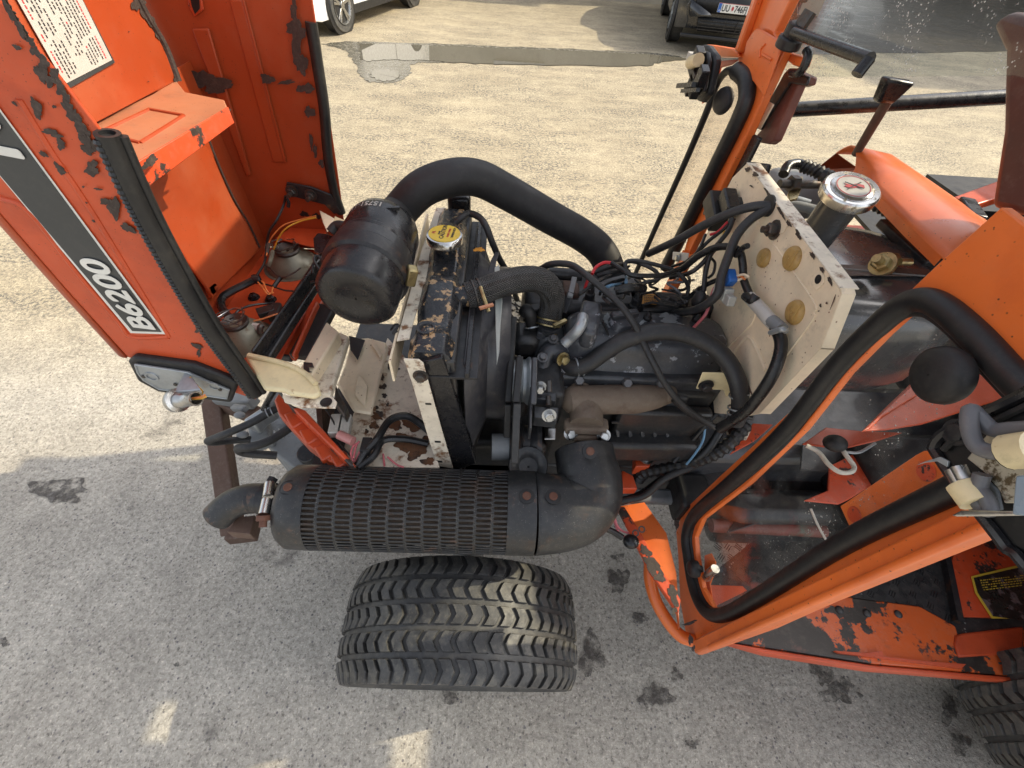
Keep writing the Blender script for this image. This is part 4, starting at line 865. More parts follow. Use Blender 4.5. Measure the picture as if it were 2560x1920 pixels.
# shroud
shp = [V(RX+.062,.49,ZT-.03), V(RX+.062,1.01,ZT-.03)]
ring = []; n = 24; cen = V(-.012,.745,.885)
m = M(); outer_ = []
rect = []
for i in range(n):
    a = 2*math.pi*(i+.5)/n; cx, cz = math.cos(a), math.sin(a); s_ = 1/max(abs(cx)/.245, abs(cz)/.175)
    rect.append(V(RX+.055, .745+cx*s_, .885+cz*s_)); ring.append(cen+V(.0, cx*.178, cz*.178))
ring2 = [p+V(.045,0,0) for p in ring]
m.add(rect+ring+ring2, [(j*n+i, j*n+(i+1) % n, (j+1)*n+(i+1) % n, (j+1)*n+i) for j in range(2) for i in range(n)])
m.build('fan_shroud', SHRD, T, solid=.003, ang=50)
plate('e', [(1000,900),(1040,900),(1010,1000),(1000,1110),(930,1110),(960,980)], (0,0,-.003), SHRD, 'shroud_tab', T, Z=1.06)
chips('fan_shroud_tag', 'e', [(855,885,44,22,0)], (.4,0,1), YORG, T, Z=1.075)
# fan
fan = M().cyl(V(-.02,.745,.885), V(.03,.745,.885), .04, n=20).build('fan_hub', ENGD, T)
for k in range(6):
    a = 2*math.pi*k/6+.25; d1 = V(0, math.cos(a), math.sin(a)); tn = V(0,-math.sin(a), math.cos(a))
    c0 = V(.008,.745,.885)
    b_ = [c0+d1*.035+tn*.018+V(.012,0,0), c0+d1*.035-tn*.018-V(.012,0,0), c0+d1*.155-tn*.042-V(.02,0,0), c0+d1*.163+V(0,0,0), c0+d1*.155+tn*.042+V(.022,0,0)]
    M().add(b_, [(0,1,2,3,4)]).build('fan_blade', FANM, fan, solid=.003, bevel=.001)
M().prism(ats('g',[(112,210,1.075),(146,186,1.075),(168,330,1.07),(172,480,1.06),(158,640,1.045),(148,860,1.025),(128,960,1.01),(122,700,1.04),(116,500,1.055)]), (0,.006,-.008)).build('fan_blade', FANM, fan, bevel=.001)
# ---------------------------------------------------------------- hoses round the radiator
M().tube(ats('e',[(640,640,1.11),(700,590,1.12),(770,555,1.12),(860,590,1.12),(920,670,1.11),(970,800,1.08),(1040,960,1.03),(1110,1090,.98),(1200,1330,.85)]), .0075, 10).build('overflow_hose', HOSE, T)
up = [(740,1300,1.075),(850,1270,1.078),(1000,1210,1.082),(1150,1165,1.085),(1300,1145,1.085),(1420,1165,1.08),(1500,1240,1.06),(1520,1340,1.03),(1500,1460,1.0),(1480,1560,.98)]
ub = M().tube(ats('e', up), .0262, 26).build('upper_radiator_hose', BRAID, T, ang=70)
M().tube(ats('e',[(560,1310,1.07),(650,1310,1.072),(760,1298,1.075)]), .021, 20).build('tank_outlet', RADT, T)
def clamp(c, x, y, z, axd, r, mt=BOLT, parent=None):
    p = at(c, x, y, Z=z); m = M()
    for dd in (-.006, .006): m.lathe(p+Vector(axd).normalized()*dd, axd, [(-.0015,r),(-.0015,r+.0025),(.0015,r+.0025),(.0015,r)], 26, close=False)
    return m.build('hose_clamp', mt, parent or T)
a1 = at('e',850,1270,Z=1.078)-at('e',740,1300,Z=1.075); clamp('e',840,1272,1.078,a1,.0262)
a2 = at('e',1480,1560,Z=.98)-at('e',1500,1460,Z=1.0); clamp('e',1488,1530,.985,a2,.0268, BOLTY)
M().tube(ats('e',[(870,1220,1.105),(895,1300,1.10),(930,1400,1.09),(945,1440,1.085)]), .004, 8).build('clamp_screw', BOLTY, T)
M().beam(at('e',860,1410,Z=1.10), at('e',985,1375,Z=1.10), .006,.004).build('clamp_key', mat('copper_pin',(.55,.25,.14),.4,.6), T)
M().beam(at('e',1530,1570,Z=1.01), at('e',1640,1520,Z=1.01), .008,.007).build('clamp_screw', BOLTY, T)
# ---------------------------------------------------------------- belts, pulleys, adjuster
bx0 = .025
def belt(x, y0, y1, z0, z1, wd, name='fan_belt'):
    pass
b1p = ats('g', [(258,600,1.02),(235,900,.985),(215,1250,.93),(225,1450,.89)]); 
M().beam(b1p[0], b1p[2], .026, .0135, up=(1,0,0)).build('fan_belt', RUB, T, bevel=.003)
M().beam(at('g',305,900,Z=1.0), at('g',275,1250,Z=.95), .026, .013, up=(1,0,0)).build('fan_belt', RUB, T, bevel=.002)
M().beam(at('g',285,1250,Z=.955), at('g',265,1700,Z=.86), .022, .0145, up=(1,0,0)).build('fan_belt', HOSE, T, bevel=.002)
M().beam(at('g',215,1250,Z=.93), at('g',205,1500,Z=.86), .022, .013, up=(1,0,0)).build('fan_belt', RUB, T, bevel=.002)
pc_ = at('g',275,1120,Z=.945)+V(0,.045,-.035)
M().lathe(pc_-V(.018,0,0), (1,0,0), [(0,.010),(0,.052),(.004,.055),(.010,.044),(.018,.044),(.024,.055),(.028,.055),(.034,.046),(.04,.046),(.046,.052),(.05,.052),(.05,.01)], 36, close=False).build('alternator_pulley', ZINC, T)
pcc = at('g',380,1520,Z=.80)+V(0,.0,-.03)
M().lathe(pcc-V(.045,0,0), (1,0,0), [(0,.01),(0,.050),(.006,.058),(.012,.048),(.02,.048),(.026,.058),(.03,.046),(.045,.046),(.06,.058),(.07,.058),(.07,.02)], 36, close=False).build('crank_pulley', BLKR, T)
cy = at('g',380,1700,Z=.80); M().lathe(cy-zv*.03, V(-.1,-.35,1), [(0,.040),(.03,.042),(.035,.040),(.033,.032),(.02,.02),(.018,.002)], 28, close=False).build('filler_cup', ENGD, T)
M().beam(at('g',420,905,Z=.985), at('g',410,1265,Z=.95), .012,.012, up=(1,0,0)).build('adjuster_rod', ENG, T, bevel=.003)
plate('g', [(385,910),(405,905),(400,1440),(380,1440)], (0,0,-.04), ENG, 'adjuster_plate', T, Z=.94)
plate('g', [(430,1165),(590,1175),(585,1235),(430,1215)], (0,0,-.02), ENG, 'adjuster_bracket', T, bevel=.002, Z=.93)
plate('g', [(415,1275),(605,1285),(600,1345),(590,1380),(415,1360)], (0,0,-.03), ENG, 'adjuster_bracket', T, bevel=.002, Z=.92)
plate('g', [(520,1445),(585,1445),(580,1530),(495,1530),(495,1510),(520,1505)], (0,0,-.004), STEEL, 'timing_pointer', T, Z=.86)
bolt(at('g',530,1345,Z=.925), V(0,-.9,.45), .010, .012, STEEL, T); bolt(at('g',465,1125,Z=.945), V(-.1,-.9,.4), .0085, .02, STEEL, T)
M().cyl(at('g',530,1080,Z=.955), at('g',530,1165,Z=.94), .0062, n=12).build('adjuster_stud', BOLT, T)
M().cyl(at('g',525,1205,Z=.93), at('g',525,1275,Z=.925), .006, n=12).build('adjuster_stud', BOLT, T)
M().box(at('g',500,1180,Z=.86), (.07,.10,.12)).build('alternator_body', ENGD, T, bevel=.012)
M().box(at('g',240,1120,Z=.80), (.09,.12,.12)).build('alternator_body', ENGD, T, bevel=.02)
# ---------------------------------------------------------------- engine block, head, cover
EY = .715
M().box((.33,EY+.03,.70), (.37,.26,.36)).build('engine_block', ENGD, T, bevel=.015)
hd = M().box((.335,EY-.005,.872), (.375,.17,.075)).build('cylinder_head', ENG, T, bevel=.008, seg=3)
M().box((.30,EY-.06,.845), (.30,.09,.05)).build('head_ledge', ENG, T, bevel=.010, seg=3)
# rocker cover: rounded oblong lofted upward
def oblong(cx, cy, lx, ly, z, n=40, pw=4.0):
    out = []
    for i in range(n):
        a = 2*math.pi*i/n; c_, s_ = math.cos(a), math.sin(a)
        r = (abs(c_)**pw+abs(s_)**pw)**(-1/pw)
        out.append(V(cx+lx/2*c_*r, cy+ly/2*s_*r, z))
    return out
def loft(rings, cap=True):
    n = len(rings[0]); m = M(); m.add([p for r_ in rings for p in r_], [(j*n+i, j*n+(i+1) % n, (j+1)*n+(i+1) % n, (j+1)*n+i) for j in range(len(rings)-1) for i in range(n)]+([tuple((len(rings)-1)*n+i for i in range(n))] if cap else []))
    return m
cx, cyy = .340, EY+.005
rc = loft([oblong(cx,cyy,.385,.150,.905), oblong(cx,cyy,.388,.152,.912), oblong(cx,cyy,.370,.138,.918), oblong(cx,cyy,.365,.132,.955), oblong(cx,cyy,.355,.120,.972), oblong(cx,cyy,.335,.100,.980), oblong(cx,cyy,.30,.070,.983)]).build('rocker_cover', ENGF, T, ang=60)
chips('flaked_patch', 'g', [(1460,620,70,34,15),(1420,580,50,16,0),(1540,660,40,22,20),(1260,620,36,18,-40),(975,610,26,44,10),(1000,660,30,14,10)], zv, ZINC, rc, lift=.0, Z=.9835)
cap_ = at('g',1095,640,Z=.985)
M().lathe(cap_-zv*.01, zv, [(0,.034),(.006,.035),(.010,.032),(.020,.029),(.024,.026),(.025,.002)], 30, close=False).build('oil_filler_cap', ENGF, T)
M().beam(cap_+V(-.03,.0,.019), cap_+V(.032,.016,.019), .018,.014).build('cap_grip', ENG, T, bevel=.004)
for (x,y) in ((1290,590),(1665,600)):
    p = at('g',x,y,Z=.99)
    M().lathe(p-zv*.014, zv, [(0,.013),(.004,.013),(.006,.0095),(.014,.0095),(.017,.007),(.024,.0055),(.028,.003)], 16, close=False).build('cap_nut', BLKR, T, ang=30)
# breather
bx_ = ats('g', [(790,445),(940,470),(945,560),(900,720),(790,700),(770,540)], Z=1.02)
M().prism(bx_, (0,0,-.05)).build('breather_box', ENGF, T, bevel=.010, seg=3)
M().tube(ats('g', [(790,590,1.035),(780,640,1.035),(745,700,1.02),(700,745,1.0),(655,790,.985)]), .0115, 16).build('breather_pipe', ZINC, T)
M().lathe(at('g',660,785,Z=.987), at('g',640,800,Z=.98)-at('g',700,745,Z=1.0), [(0,.0118),(.004,.0118),(.004,.009),(-.01,.009)], 16, close=False).build('pipe_end', ZINC, T)
# thermostat housing, water pump
th = loft([oblong(*at('g',535,730,Z=.94).to_2d(), .085,.075,.90, pw=3), oblong(*at('g',535,730,Z=.94).to_2d(), .085,.075,.935, pw=3), oblong(*at('g',535,700,Z=.95).to_2d(), .060,.055,.955, pw=2), oblong(*at('g',535,660,Z=.98).to_2d(), .050,.050,.985, pw=2)])
th.build('thermostat_housing', ENG, T, ang=50)
bolt(at('g',465,735,Z=.955), zv, .009, .012, ENGF, T); bolt(at('g',600,640,Z=.962), zv, .008, .01, BOLTY, T)
M().ell(at('g',555,705,Z=.97), (.012,.012,.010)).build('drain_plug', BOLTY, T)
M().tube(ats('g', [(470,1010,.90),(500,900,.92),(560,840,.935),(620,900,.92),(650,950,.91)]), .022, 14).build('water_pump', ENG, T)
M().box(at('g',520,860,Z=.90), (.075,.06,.06), rz=.2).build('water_pump_body', ENG, T, bevel=.012)
M().ell(at('g',600,855,Z=.935), (.022,.018,.014)).build('casting_lug', ENGF, T)
M().box(at('g',350,760,Z=.93), (.06,.07,.06)).build('water_pump_snout', ENGD, T, bevel=.015)
M().box(at('g',190,720,Z=.94), (.03,.05,.05)).build('fan_spacer', ENGD, T, bevel=.006)
M().tube(ats('g', [(340,560,1.0),(360,540,1.01),(385,580,1.0),(400,650,.97),(420,690,.95)]), .014, 12).build('bypass_hose', RUB, T)
M().box(at('g',430,530,Z=1.0), (.022,.02,.014), rz=.3).build('sensor_plug', BLUE.copy() if False else DPL, T, bevel=.002)
bolt(at('g',635,915,Z=.935), V(.4,-.8,.4), .011, .012, BOLTY, T, name='hose_fitting'); 
# bolts along the head
for (x,y) in ((1050,965),(1435,975)):
    M().lathe(at('g',x,y,Z=.885), V(0,-.5,.85), [(-.01,.022),(.002,.022),(.004,.019)], 20).build('head_boss', ENG, T, bevel=.002); bolt(at('g',x,y,Z=.888), V(0,-.5,.85), .010, .010, BOLT, T)
M().tube(ats('g', [(800,985,.885),(900,1000,.885),(1050,1005,.88),(1250,1000,.88),(1440,1000,.88),(1560,1010,.88)]), .010, 10).build('head_rail', ENG, T)
M().tube(ats('g', [(1140,930,.89),(1250,945,.89),(1400,930,.89),(1500,930,.89),(1640,960,.885)]), .004, 8).build('head_rib', ENG, T)
# manifold
BOLTG = mat('greased_bolt', (.12,.12,.125), .35, .4, bump=.2, bsc=200)
mm = M()
mn = ats('g', [(690,1240,.865),(800,1230,.868),(1000,1225,.868),(1200,1220,.868),(1380,1190,.865),(1450,1120,.865)])
mo = M().tube(mn, lambda s_: .033-.010*max(0, (s_-.15)/.10), 22).build('exhaust_manifold', MANI, T, ang=70)
M().ell(at('g',740,1230,Z=.868), (.036,.032,.034)).build('manifold_end', MANI, mo)
M().ell(at('g',1410,1170,Z=.868), (.030,.030,.026)).build('manifold_end', MANI, mo)
for (x, w_) in ((760,.035),(1090,.03),(1350,.035)):
    M().tube(ats('g', [(x,1080,.872),(x,1140,.868),(x+20,1210,.865)]), w_*.75, 14).build('runner', MANI, mo)
M().tube(ats('g', [(800,1270,.86),(815,1340,.855),(815,1420,.85)]), .036, 20).build('outlet_neck', MANI, mo)
fl = ats('g', [(650,1370),(700,1350),(780,1395),(890,1395),(930,1355),(985,1375),(990,1430),(970,1460),(660,1450),(645,1410)], Z=.85)
M().prism(fl, (0,-.006,-.014)).build('manifold_flange', MANI, mo, bevel=.004, seg=3)
fl2 = ats('g', [(645,1450),(990,1450),(985,1490),(900,1515),(740,1515),(640,1490)], Z=.832)
M().prism(fl2, (0,-.004,-.012)).build('flange', MANI, T, bevel=.003)
for (x,y) in ((697,1485),(948,1500)): bolt(at('g',x,y,Z=.835), V(0,-.75,.6), .0105, .012, STEEL, T)
for (x,y) in ((752,1070),(1115,1090),(1370,1090)):
    bolt(at('g',x,y,Z=.892), V(0,-.75,.65), .0115, .020, BOLTG, T)
for (x,y) in ((860,1100),(1210,1115)): M().prism(ats('g',[(x-70,y-30),(x+75,y-25),(x+85,y+30),(x+40,y+44),(x-60,y+36)],Z=.876), (0,0,-.03)).build('port_flange', mat('port_rust',(.085,.045,.03),.7,bump=.3,bsc=100), mo, bevel=.003)
hk = ats('g', [(970,1020,.885),(975,950,.90),(1020,915,.905),(1080,910,.905),(1120,945,.90),(1100,1000,.90),(1030,1040,.895),(975,1090,.89),(940,1170,.885)])
M().tube(hk, .0035, 8).build('wire_clip', ENG, T)
M().lathe(at('g',1775,985,Z=.90), V(.1,-.7,.5), [(0,.03),(.006,.03)], 24).build('lifting_eye', ENG, T, bevel=.001)
plate('g', [(1710,1020),(1880,1022),(1945,1170),(1945,1200),(1905,1240),(1870,1155),(1660,1145)], (0,.003,0), CREAMY, 'cream_bracket', T, Y=.60)
bolt(at('g',1735,1115,Y=.598), NY, .011, .011, BLKR, T)
M().ell(at('g',1580,1120,Z=.85), (.012,.01,.006)).build('core_plug', BOLTY, T)
M().box((.40,.60,.775), (.22,.03,.13)).build('block_side', ENGD, T, bevel=.008)
M().box((.36,.575,.72), (.30,.05,.07)).build('side_cover', ENGD, T, bevel=.012, seg=3)
M().lathe(at('g',1690,1290,Z=.80), V(-.2,-.8,.5), [(0,.016),(.008,.016),(.012,.013),(.02,.013),(.024,.01),(.03,.01)], 20).build('oil_pressure_switch', BOLTY, T)
M().box(at('g',1730,1250,Z=.79), (.05,.05,.05)).build('starter_end', ENGD, T, bevel=.01)
# fuel rail: injectors and pipes
for (x,y,s_) in ((850,420,1),(1210,460,1.05),(1570,470,1.15)):
    p = at('g',x,y,Z=1.0)
    M().lathe(p-zv*.05, V(0,.1,1), [(0,.020*s_),(.018,.020*s_),(.019,.015*s_),(.034,.015*s_),(.035,.0115*s_),(.05,.0115*s_),(.052,.008*s_),(.062,.007*s_)], 6 if s_ > 1 else 12).build('injector', BLKR, T, bevel=.001)
pp = lambda pts, r=.0042, mt=HOSE, name='injector_pipe': M().tube(ats('g', pts), r, 8).build(name, mt, T)
pp([(865,400,1.02),(870,350,1.04),(930,300,1.05),(1050,265,1.05),(1150,240,1.05)])
pp([(1215,420,1.02),(1230,350,1.04),(1290,320,1.05),(1350,310,1.05),(1370,270,1.06),(1320,220,1.07),(1200,170,1.07),(1130,165,1.07)], .0046)
pp([(1590,430,1.02),(1600,360,1.04),(1560,290,1.06),(1480,230,1.07),(1330,185,1.075),(1190,160,1.075),(1120,175,1.07),(1140,260,1.06),(1250,290,1.05)], .0046)
pp([(920,420,1.0),(940,370,1.02),(1000,330,1.03),(1100,300,1.03)], .0035)
pp([(1250,500,.99),(1330,480,1.0),(1420,500,1.0),(1520,520,.99)], .003)
M().box((.42,.83,.93), (.22,.06,.10)).build('inlet_manifold', ENGD, T, bevel=.015)
plate('g', [(1255,415),(1350,415),(1390,460),(1360,495),(1245,490)], (0,.001,-.001), YORG, 'engine_label', T, bevel=0, Z=.99)
M().prism(ats('g',[(1240,400),(1500,420),(1620,440),(1640,520),(1250,540)],Z=.982), (0,0,-.02)).build('pump_cover', ENGD, T, bevel=.006)
lb_ = M(); rnd = random.Random(9)
for r_ in range(5):
    x = 1262
    while x < 1370:
        w_ = rnd.uniform(6,18); lb_.add(ats('g',[(x,424+r_*13),(min(1372,x+w_),424+r_*13),(min(1372,x+w_),430+r_*13),(x,430+r_*13)],Z=.9925), [(0,1,2,3)]); x += w_+4
lb_.build('label_print', PRN, T, kind='stuff', fix=False)
# throttle linkage bars behind the hose
M().cyl(at('g',525,255,Z=1.03), at('g',780,270,Z=1.03), .014, n=16).build('governor_tube', BLKR, T)
M().prism(ats('g',[(640,290),(760,330),(770,420),(640,400)],Z=.99), (0,0,-.03)).build('governor_bracket', RUSTM, T, bevel=.004)
M().beam(at('g',725,290,Z=1.04), at('g',690,440,Z=1.03), .012,.008).build('linkage_bar', GREY, T, bevel=.002)
M().beam(at('g',700,400,Z=1.035), at('g',640,560,Z=1.0), .016,.006).build('linkage_bar', BLKR, T, bevel=.002)
M().box((.22,.86,.88),(.30,.16,.20)).build('injection_pump', ENGD, T, bevel=.02)
# big looping coolant pipes and dipstick cable
M().tube(ats('g', [(650,965,.915),(740,985,.925),(850,940,.94),(960,860,.965),(1100,775,.99),(1280,720,1.01),(1460,705,1.02),(1640,745,1.02),(1800,830,1.01),(1920,960,.99),(1990,1130,.96),(2000,1290,.92),(1960,1400,.88)]), .0180, 18).build('bypass_pipe_hose', HOSE, T, ang=70)
M().tube(ats('g', [(470,220,1.04),(530,190,1.06),(620,180,1.07),(720,200,1.075),(830,280,1.075),(960,390,1.06),(1080,500,1.05),(1180,640,1.03),(1250,780,1.0),(1340,960,.97),(1440,1130,.93),(1580,1290,.88),(1800,1440,.82)]), .0072, 10).build('throttle_cable', HOSE, T)
M().tube(ats('g', [(780,710,.985),(870,800,.97),(960,870,.96),(1010,900,.965),(1050,870,.97)]), .002, 6).build('tie_strap', WIRE, T)
M().tube(ats('g', [(940,630,1.0),(970,690,.99),(990,760,.975)]), .003, 6).build('tie_strap', WIRE, T)
pp([(860,260,1.07),(890,210,1.075),(950,175,1.08),(1010,175,1.08)], .0035, REDW, 'wire')
pp([(1010,175,1.08),(1080,220,1.08),(1160,265,1.08),(1280,275,1.08),(1420,265,1.08),(1530,220,1.08)], .005, TAPE, 'wire_bundle')
pp([(805,370,1.03),(830,310,1.05),(860,270,1.06)], .0035, REDW, 'wire')
for k, (a_, b_) in enumerate((((880,250),(1100,190)),((900,280),(1130,230)),((760,420),(1060,240)),((1040,390),(1260,370)))):
    pp([(*a_,1.05),((a_[0]+b_[0])/2,(a_[1]+b_[1])/2-12,1.06),(*b_,1.05)], (.007,.006,.004,.010)[k], WIRE if k != 3 else TAPE, 'wire_bundle')

# small fittings: clamps on hose ends, extra leads, dirt-caught wires
for (c, x, y, z, ax_, r) in (('g',760,975,.925,V(1,.2,.1),.0192),('g',1985,1310,.915,V(.1,-.5,-.8),.0192),('g',2000,1180,.945,V(.1,-.4,-.9),.0188),('d',1000,672,.62,V(-.8,-.5,0),.0115),('d',1060,820,.59,V(-.8,-.5,0),.0125),('g',400,650,.97,V(.2,-.6,-.7),.0152)):
    clamp(c, x, y, z, ax_, r, ZINC)
rnd = random.Random(21)
for k in range(16):
    x = rnd.uniform(820, 1650); y = rnd.uniform(300, 480); q = [(x, y, 1.03)]
    for j in range(4):
        x += rnd.uniform(-70, 120); y += rnd.uniform(-60, 55); q.append((x, min(y, 540), 1.02+rnd.uniform(-.02, .035)))
    M().tube(ats('g', q), rnd.choice((.0022, .0028, .0036)), 6).build('wire', rnd.choice((WIRE, WIRE, TAPE, HOSE, GRYW, BLUW)), T)
for k in range(9):
    x = rnd.uniform(620, 1500); y = rnd.uniform(1050, 1120)
for (x, y, z) in ((640,1010,.91),(900,955,.893),(1250,960,.893),(1560,985,.89),(480,905,.945),(560,760,.965),(820,720,.985),(1140,760,.985),(1480,740,.985)):
    bolt(at('g',x,y,Z=z), V(0,-.35,.9), .0078, .009, BOLTG, T)
for (x, y) in ((1120,1290),(1350,1265),(1180,1370)):
    M().lathe(at('g',x,y,Z=.80), V(0,-.8,.6), [(0,.012),(.006,.012),(.008,.009)], 6).build('block_bolt', BOLTG, T)
M().tube(ats('g',[(1010,1400,.80),(1150,1395,.80),(1330,1400,.80),(1520,1390,.80)]), .004, 8).build('gasket_edge', BLKR, T)
for k in range(5): M().beam(at('g',1050+k*95,1420,Z=.78), at('g',1060+k*95,1520,Z=.75), .010,.006).build('block_rib', ENG, T, bevel=.002)
# ================================================================ MUFFLER
MZ = .745
ml = at('m', 425, 275, Z=MZ); mr = at('m', 1650, 308, Z=MZ); MR = .0835
axm = (mr-ml).normalized(); LM = (mr-ml).length
def surf(c, x, y):
    """where the line of sight meets the guard's cylinder"""
    o_ = CR[c]; px = o_[0]+x/o_[2]; py = o_[1]+y/o_[2]
    d = (FV*CF+RV*(px-1280)-UV*(py-960)).normalized(); w0 = CP-ml
    dp = d-axm*d.dot(axm); wp = w0-axm*w0.dot(axm)
    A_ = dp.dot(dp); B_ = 2*dp.dot(wp); C_ = wp.dot(wp)-(MR+.002)**2; D_ = B_*B_-4*A_*C_
    if D_ < 0: return None
    t = (-B_-math.sqrt(D_))/(2*A_); p = CP+d*t; n = p-ml; n = (n-axm*n.dot(axm)).normalized(); return p, n
def mpos(x, y=300): return (surf('m', x, y)[0]-ml).dot(axm)
xa_, xb_, xc_ = mpos(502), mpos(1515), mpos(1648)
mu_, mv_ = frame(axm)
sg = M(); cols = 12; cp_ = (xb_-xa_)/cols; rows_n = 54; dq = 2*math.pi/rows_n
hl_ = cp_*.43; hh_ = .29*dq*MR
for ci in range(cols):
    for ri in range(rows_n):
        a0_ = (ri+(.5 if ci % 2 else 0))*dq; x0_ = xa_+ci*cp_; xm = x0_+cp_/2
        xw = cp_/2; yh = dq*MR/2
        inner_ = []; rr = hh_
        for k in range(12):
            if k < 6: a = -math.pi/2+math.pi*k/5; p_ = (hl_-rr+rr*math.cos(a), rr*math.sin(a))
            else: a = math.pi/2+math.pi*(k-6)/5; p_ = (-(hl_-rr)+rr*math.cos(a), rr*math.sin(a))
            inner_.append(p_)
        out_ = [(xw,-yh),(xw,-yh*.6),(xw,-yh*.2),(xw,yh*.2),(xw,yh*.6),(xw,yh),(-xw,yh),(-xw,yh*.6),(-xw,yh*.2),(-xw,-yh*.2),(-xw,-yh*.6),(-xw,-yh)]
        vs = []
        for (px__, py__) in inner_+out_:
            a = a0_+py__/MR; vs.append(ml+axm*(xm+px__)+(mu_*math.cos(a)+mv_*math.sin(a))*MR)
        sg.add(vs, [(i, (i+1) % 12, (i+1) % 12+12, i+12) for i in range(12)])
guard = sg.build('muffler_guard', MUF, T, ang=40, fix=False, solid=.0022)
M().lathe(ml+axm*.02, axm, [(0,.05),(.01,MR-.016),(LM-.03,MR-.016),(LM-.02,.05)], 40).build('muffler_core', MUFI, guard)
M().lathe(ml, axm, [(xa_-.066,.028),(xa_-.064,.052),(xa_-.054,MR-.010),(xa_-.040,MR),(xa_+.006,MR+.0015),(xa_+.006,MR-.003)], 48, close=False).build('guard_end', MUF, guard, ang=60)
M().lathe(ml, axm, [(xb_-.004,MR-.002),(xb_-.004,MR+.002),(xc_-.001,MR+.002),(xc_-.001,MR-.001)], 48, close=False).build('guard_band', MUF, guard)
# elbow shield
ep = [ml+axm*(xc_+.001), at('m',1740,306,Z=MZ), at('m',1830,285,Z=MZ+.002), at('m',1885,225,Z=.755), at('m',1895,150,Z=.77), at('m',1882,90,Z=.78), at('m',1874,48,Z=.786), at('m',1868,12,Z=.79)]
def er(s_):
    t_ = min(1, s_/.20); return MR*(1-t_)+.064*t_
el = M().tube(ep, er, 40, hollow=True).build('elbow_shield', MUF, T, ang=75, solid=.003)
M().tube([ep[-3]+V(0,-.0,-.005), ep[-2], ep[-1]+V(0,.01,.012)], .040, 20).build('exhaust_pipe', RUSTM, T)
def slot_bolt(c, x, y, n, z, par):
    n = Vector(n).normalized(); p = at(c, x, y, Z=z)
    h_ = M().lathe(p, n, [(-.001,.0155),(.0015,.0155),(.0018,.012),(.0005,.0115)], 24, close=False).build('bolt_recess', DPL, par)
    M().lathe(p, n, [(-.002,.0085),(.004,.0085),(.006,.007)], 6).build('bolt', BOLTR, par, ang=25)
for (x, y, par) in ((455,185,guard),(1595,230,guard),(1722,232,el)):
    r_ = surf('m', x, y)
    if r_:
        p, n = r_
        if x < 500: p = p-n*.004
        M().lathe(p, n, [(-.001,.0155),(.0012,.0155),(.0014,.0150)], 24).build('bolt_recess', DPL, par)
        M().lathe(p, n, [(0,.0085),(.0035,.0085),(.0045,.007)], 12).build('bolt', BOLTR, par, ang=25)
p = at('m', 1897, 15, Z=.872); n = V(.02,-.55,.85).normalized()
M().lathe(p, n, [(-.002,.0155),(.0012,.0155),(.0014,.0150)], 24).build('bolt_recess', DPL, el); M().lathe(p, n, [(0,.0085),(.0035,.0085),(.0045,.007)], 12).build('bolt', BOLTR, el)
# tail pipe with clamp
tp = [at('m',420,250,Z=.755), at('m',330,240,Z=.755), at('m',250,245,Z=.752), at('m',180,275,Z=.742), at('m',120,330,Z=.725)]
tpo = M().tube(tp, .0285, 24, hollow=True)
tpo.build('tail_pipe', MUF, T, ang=70, solid=.003)
M().tube([at('m',300,240,Z=.755), at('m',285,243,Z=.754)], .0295, 24, sm=False).build('weld_bead', BLKR, T)
ta = (tp[0]-tp[1]).normalized()
M().lathe(at('m',362,242,Z=.755), ta, [(-.010,.029),(-.010,.033),(.010,.033),(.010,.029)], 30, close=False).build('pipe_clamp', BLKR, T)
M().cyl(at('m',372,168,Z=.80), at('m',362,232,Z=.80), .010, n=16).build('clamp_sleeve', CHR, T)
M().cyl(at('m',358,248,Z=.80), at('m',342,318,Z=.80), .010, n=16).build('clamp_sleeve', CHR, T)
M().cyl(at('m',342,320,Z=.80), at('m',340,345,Z=.795), .014, n=6).build('clamp_nut', BOLTR, T); M().cyl(at('m',340,345,Z=.795), at('m',338,378,Z=.79), .007, n=12).build('clamp_stud', BOLTR, T)
M().cyl(at('m',388,145,Z=.80), at('m',374,166,Z=.80), .010, n=6).build('clamp_nut', BLKR, T)
plate('m', [(165,400),(215,330),(300,320),(275,410)], (0,0,-.03), RUSTM, 'tail_bracket', T, Z=.70)
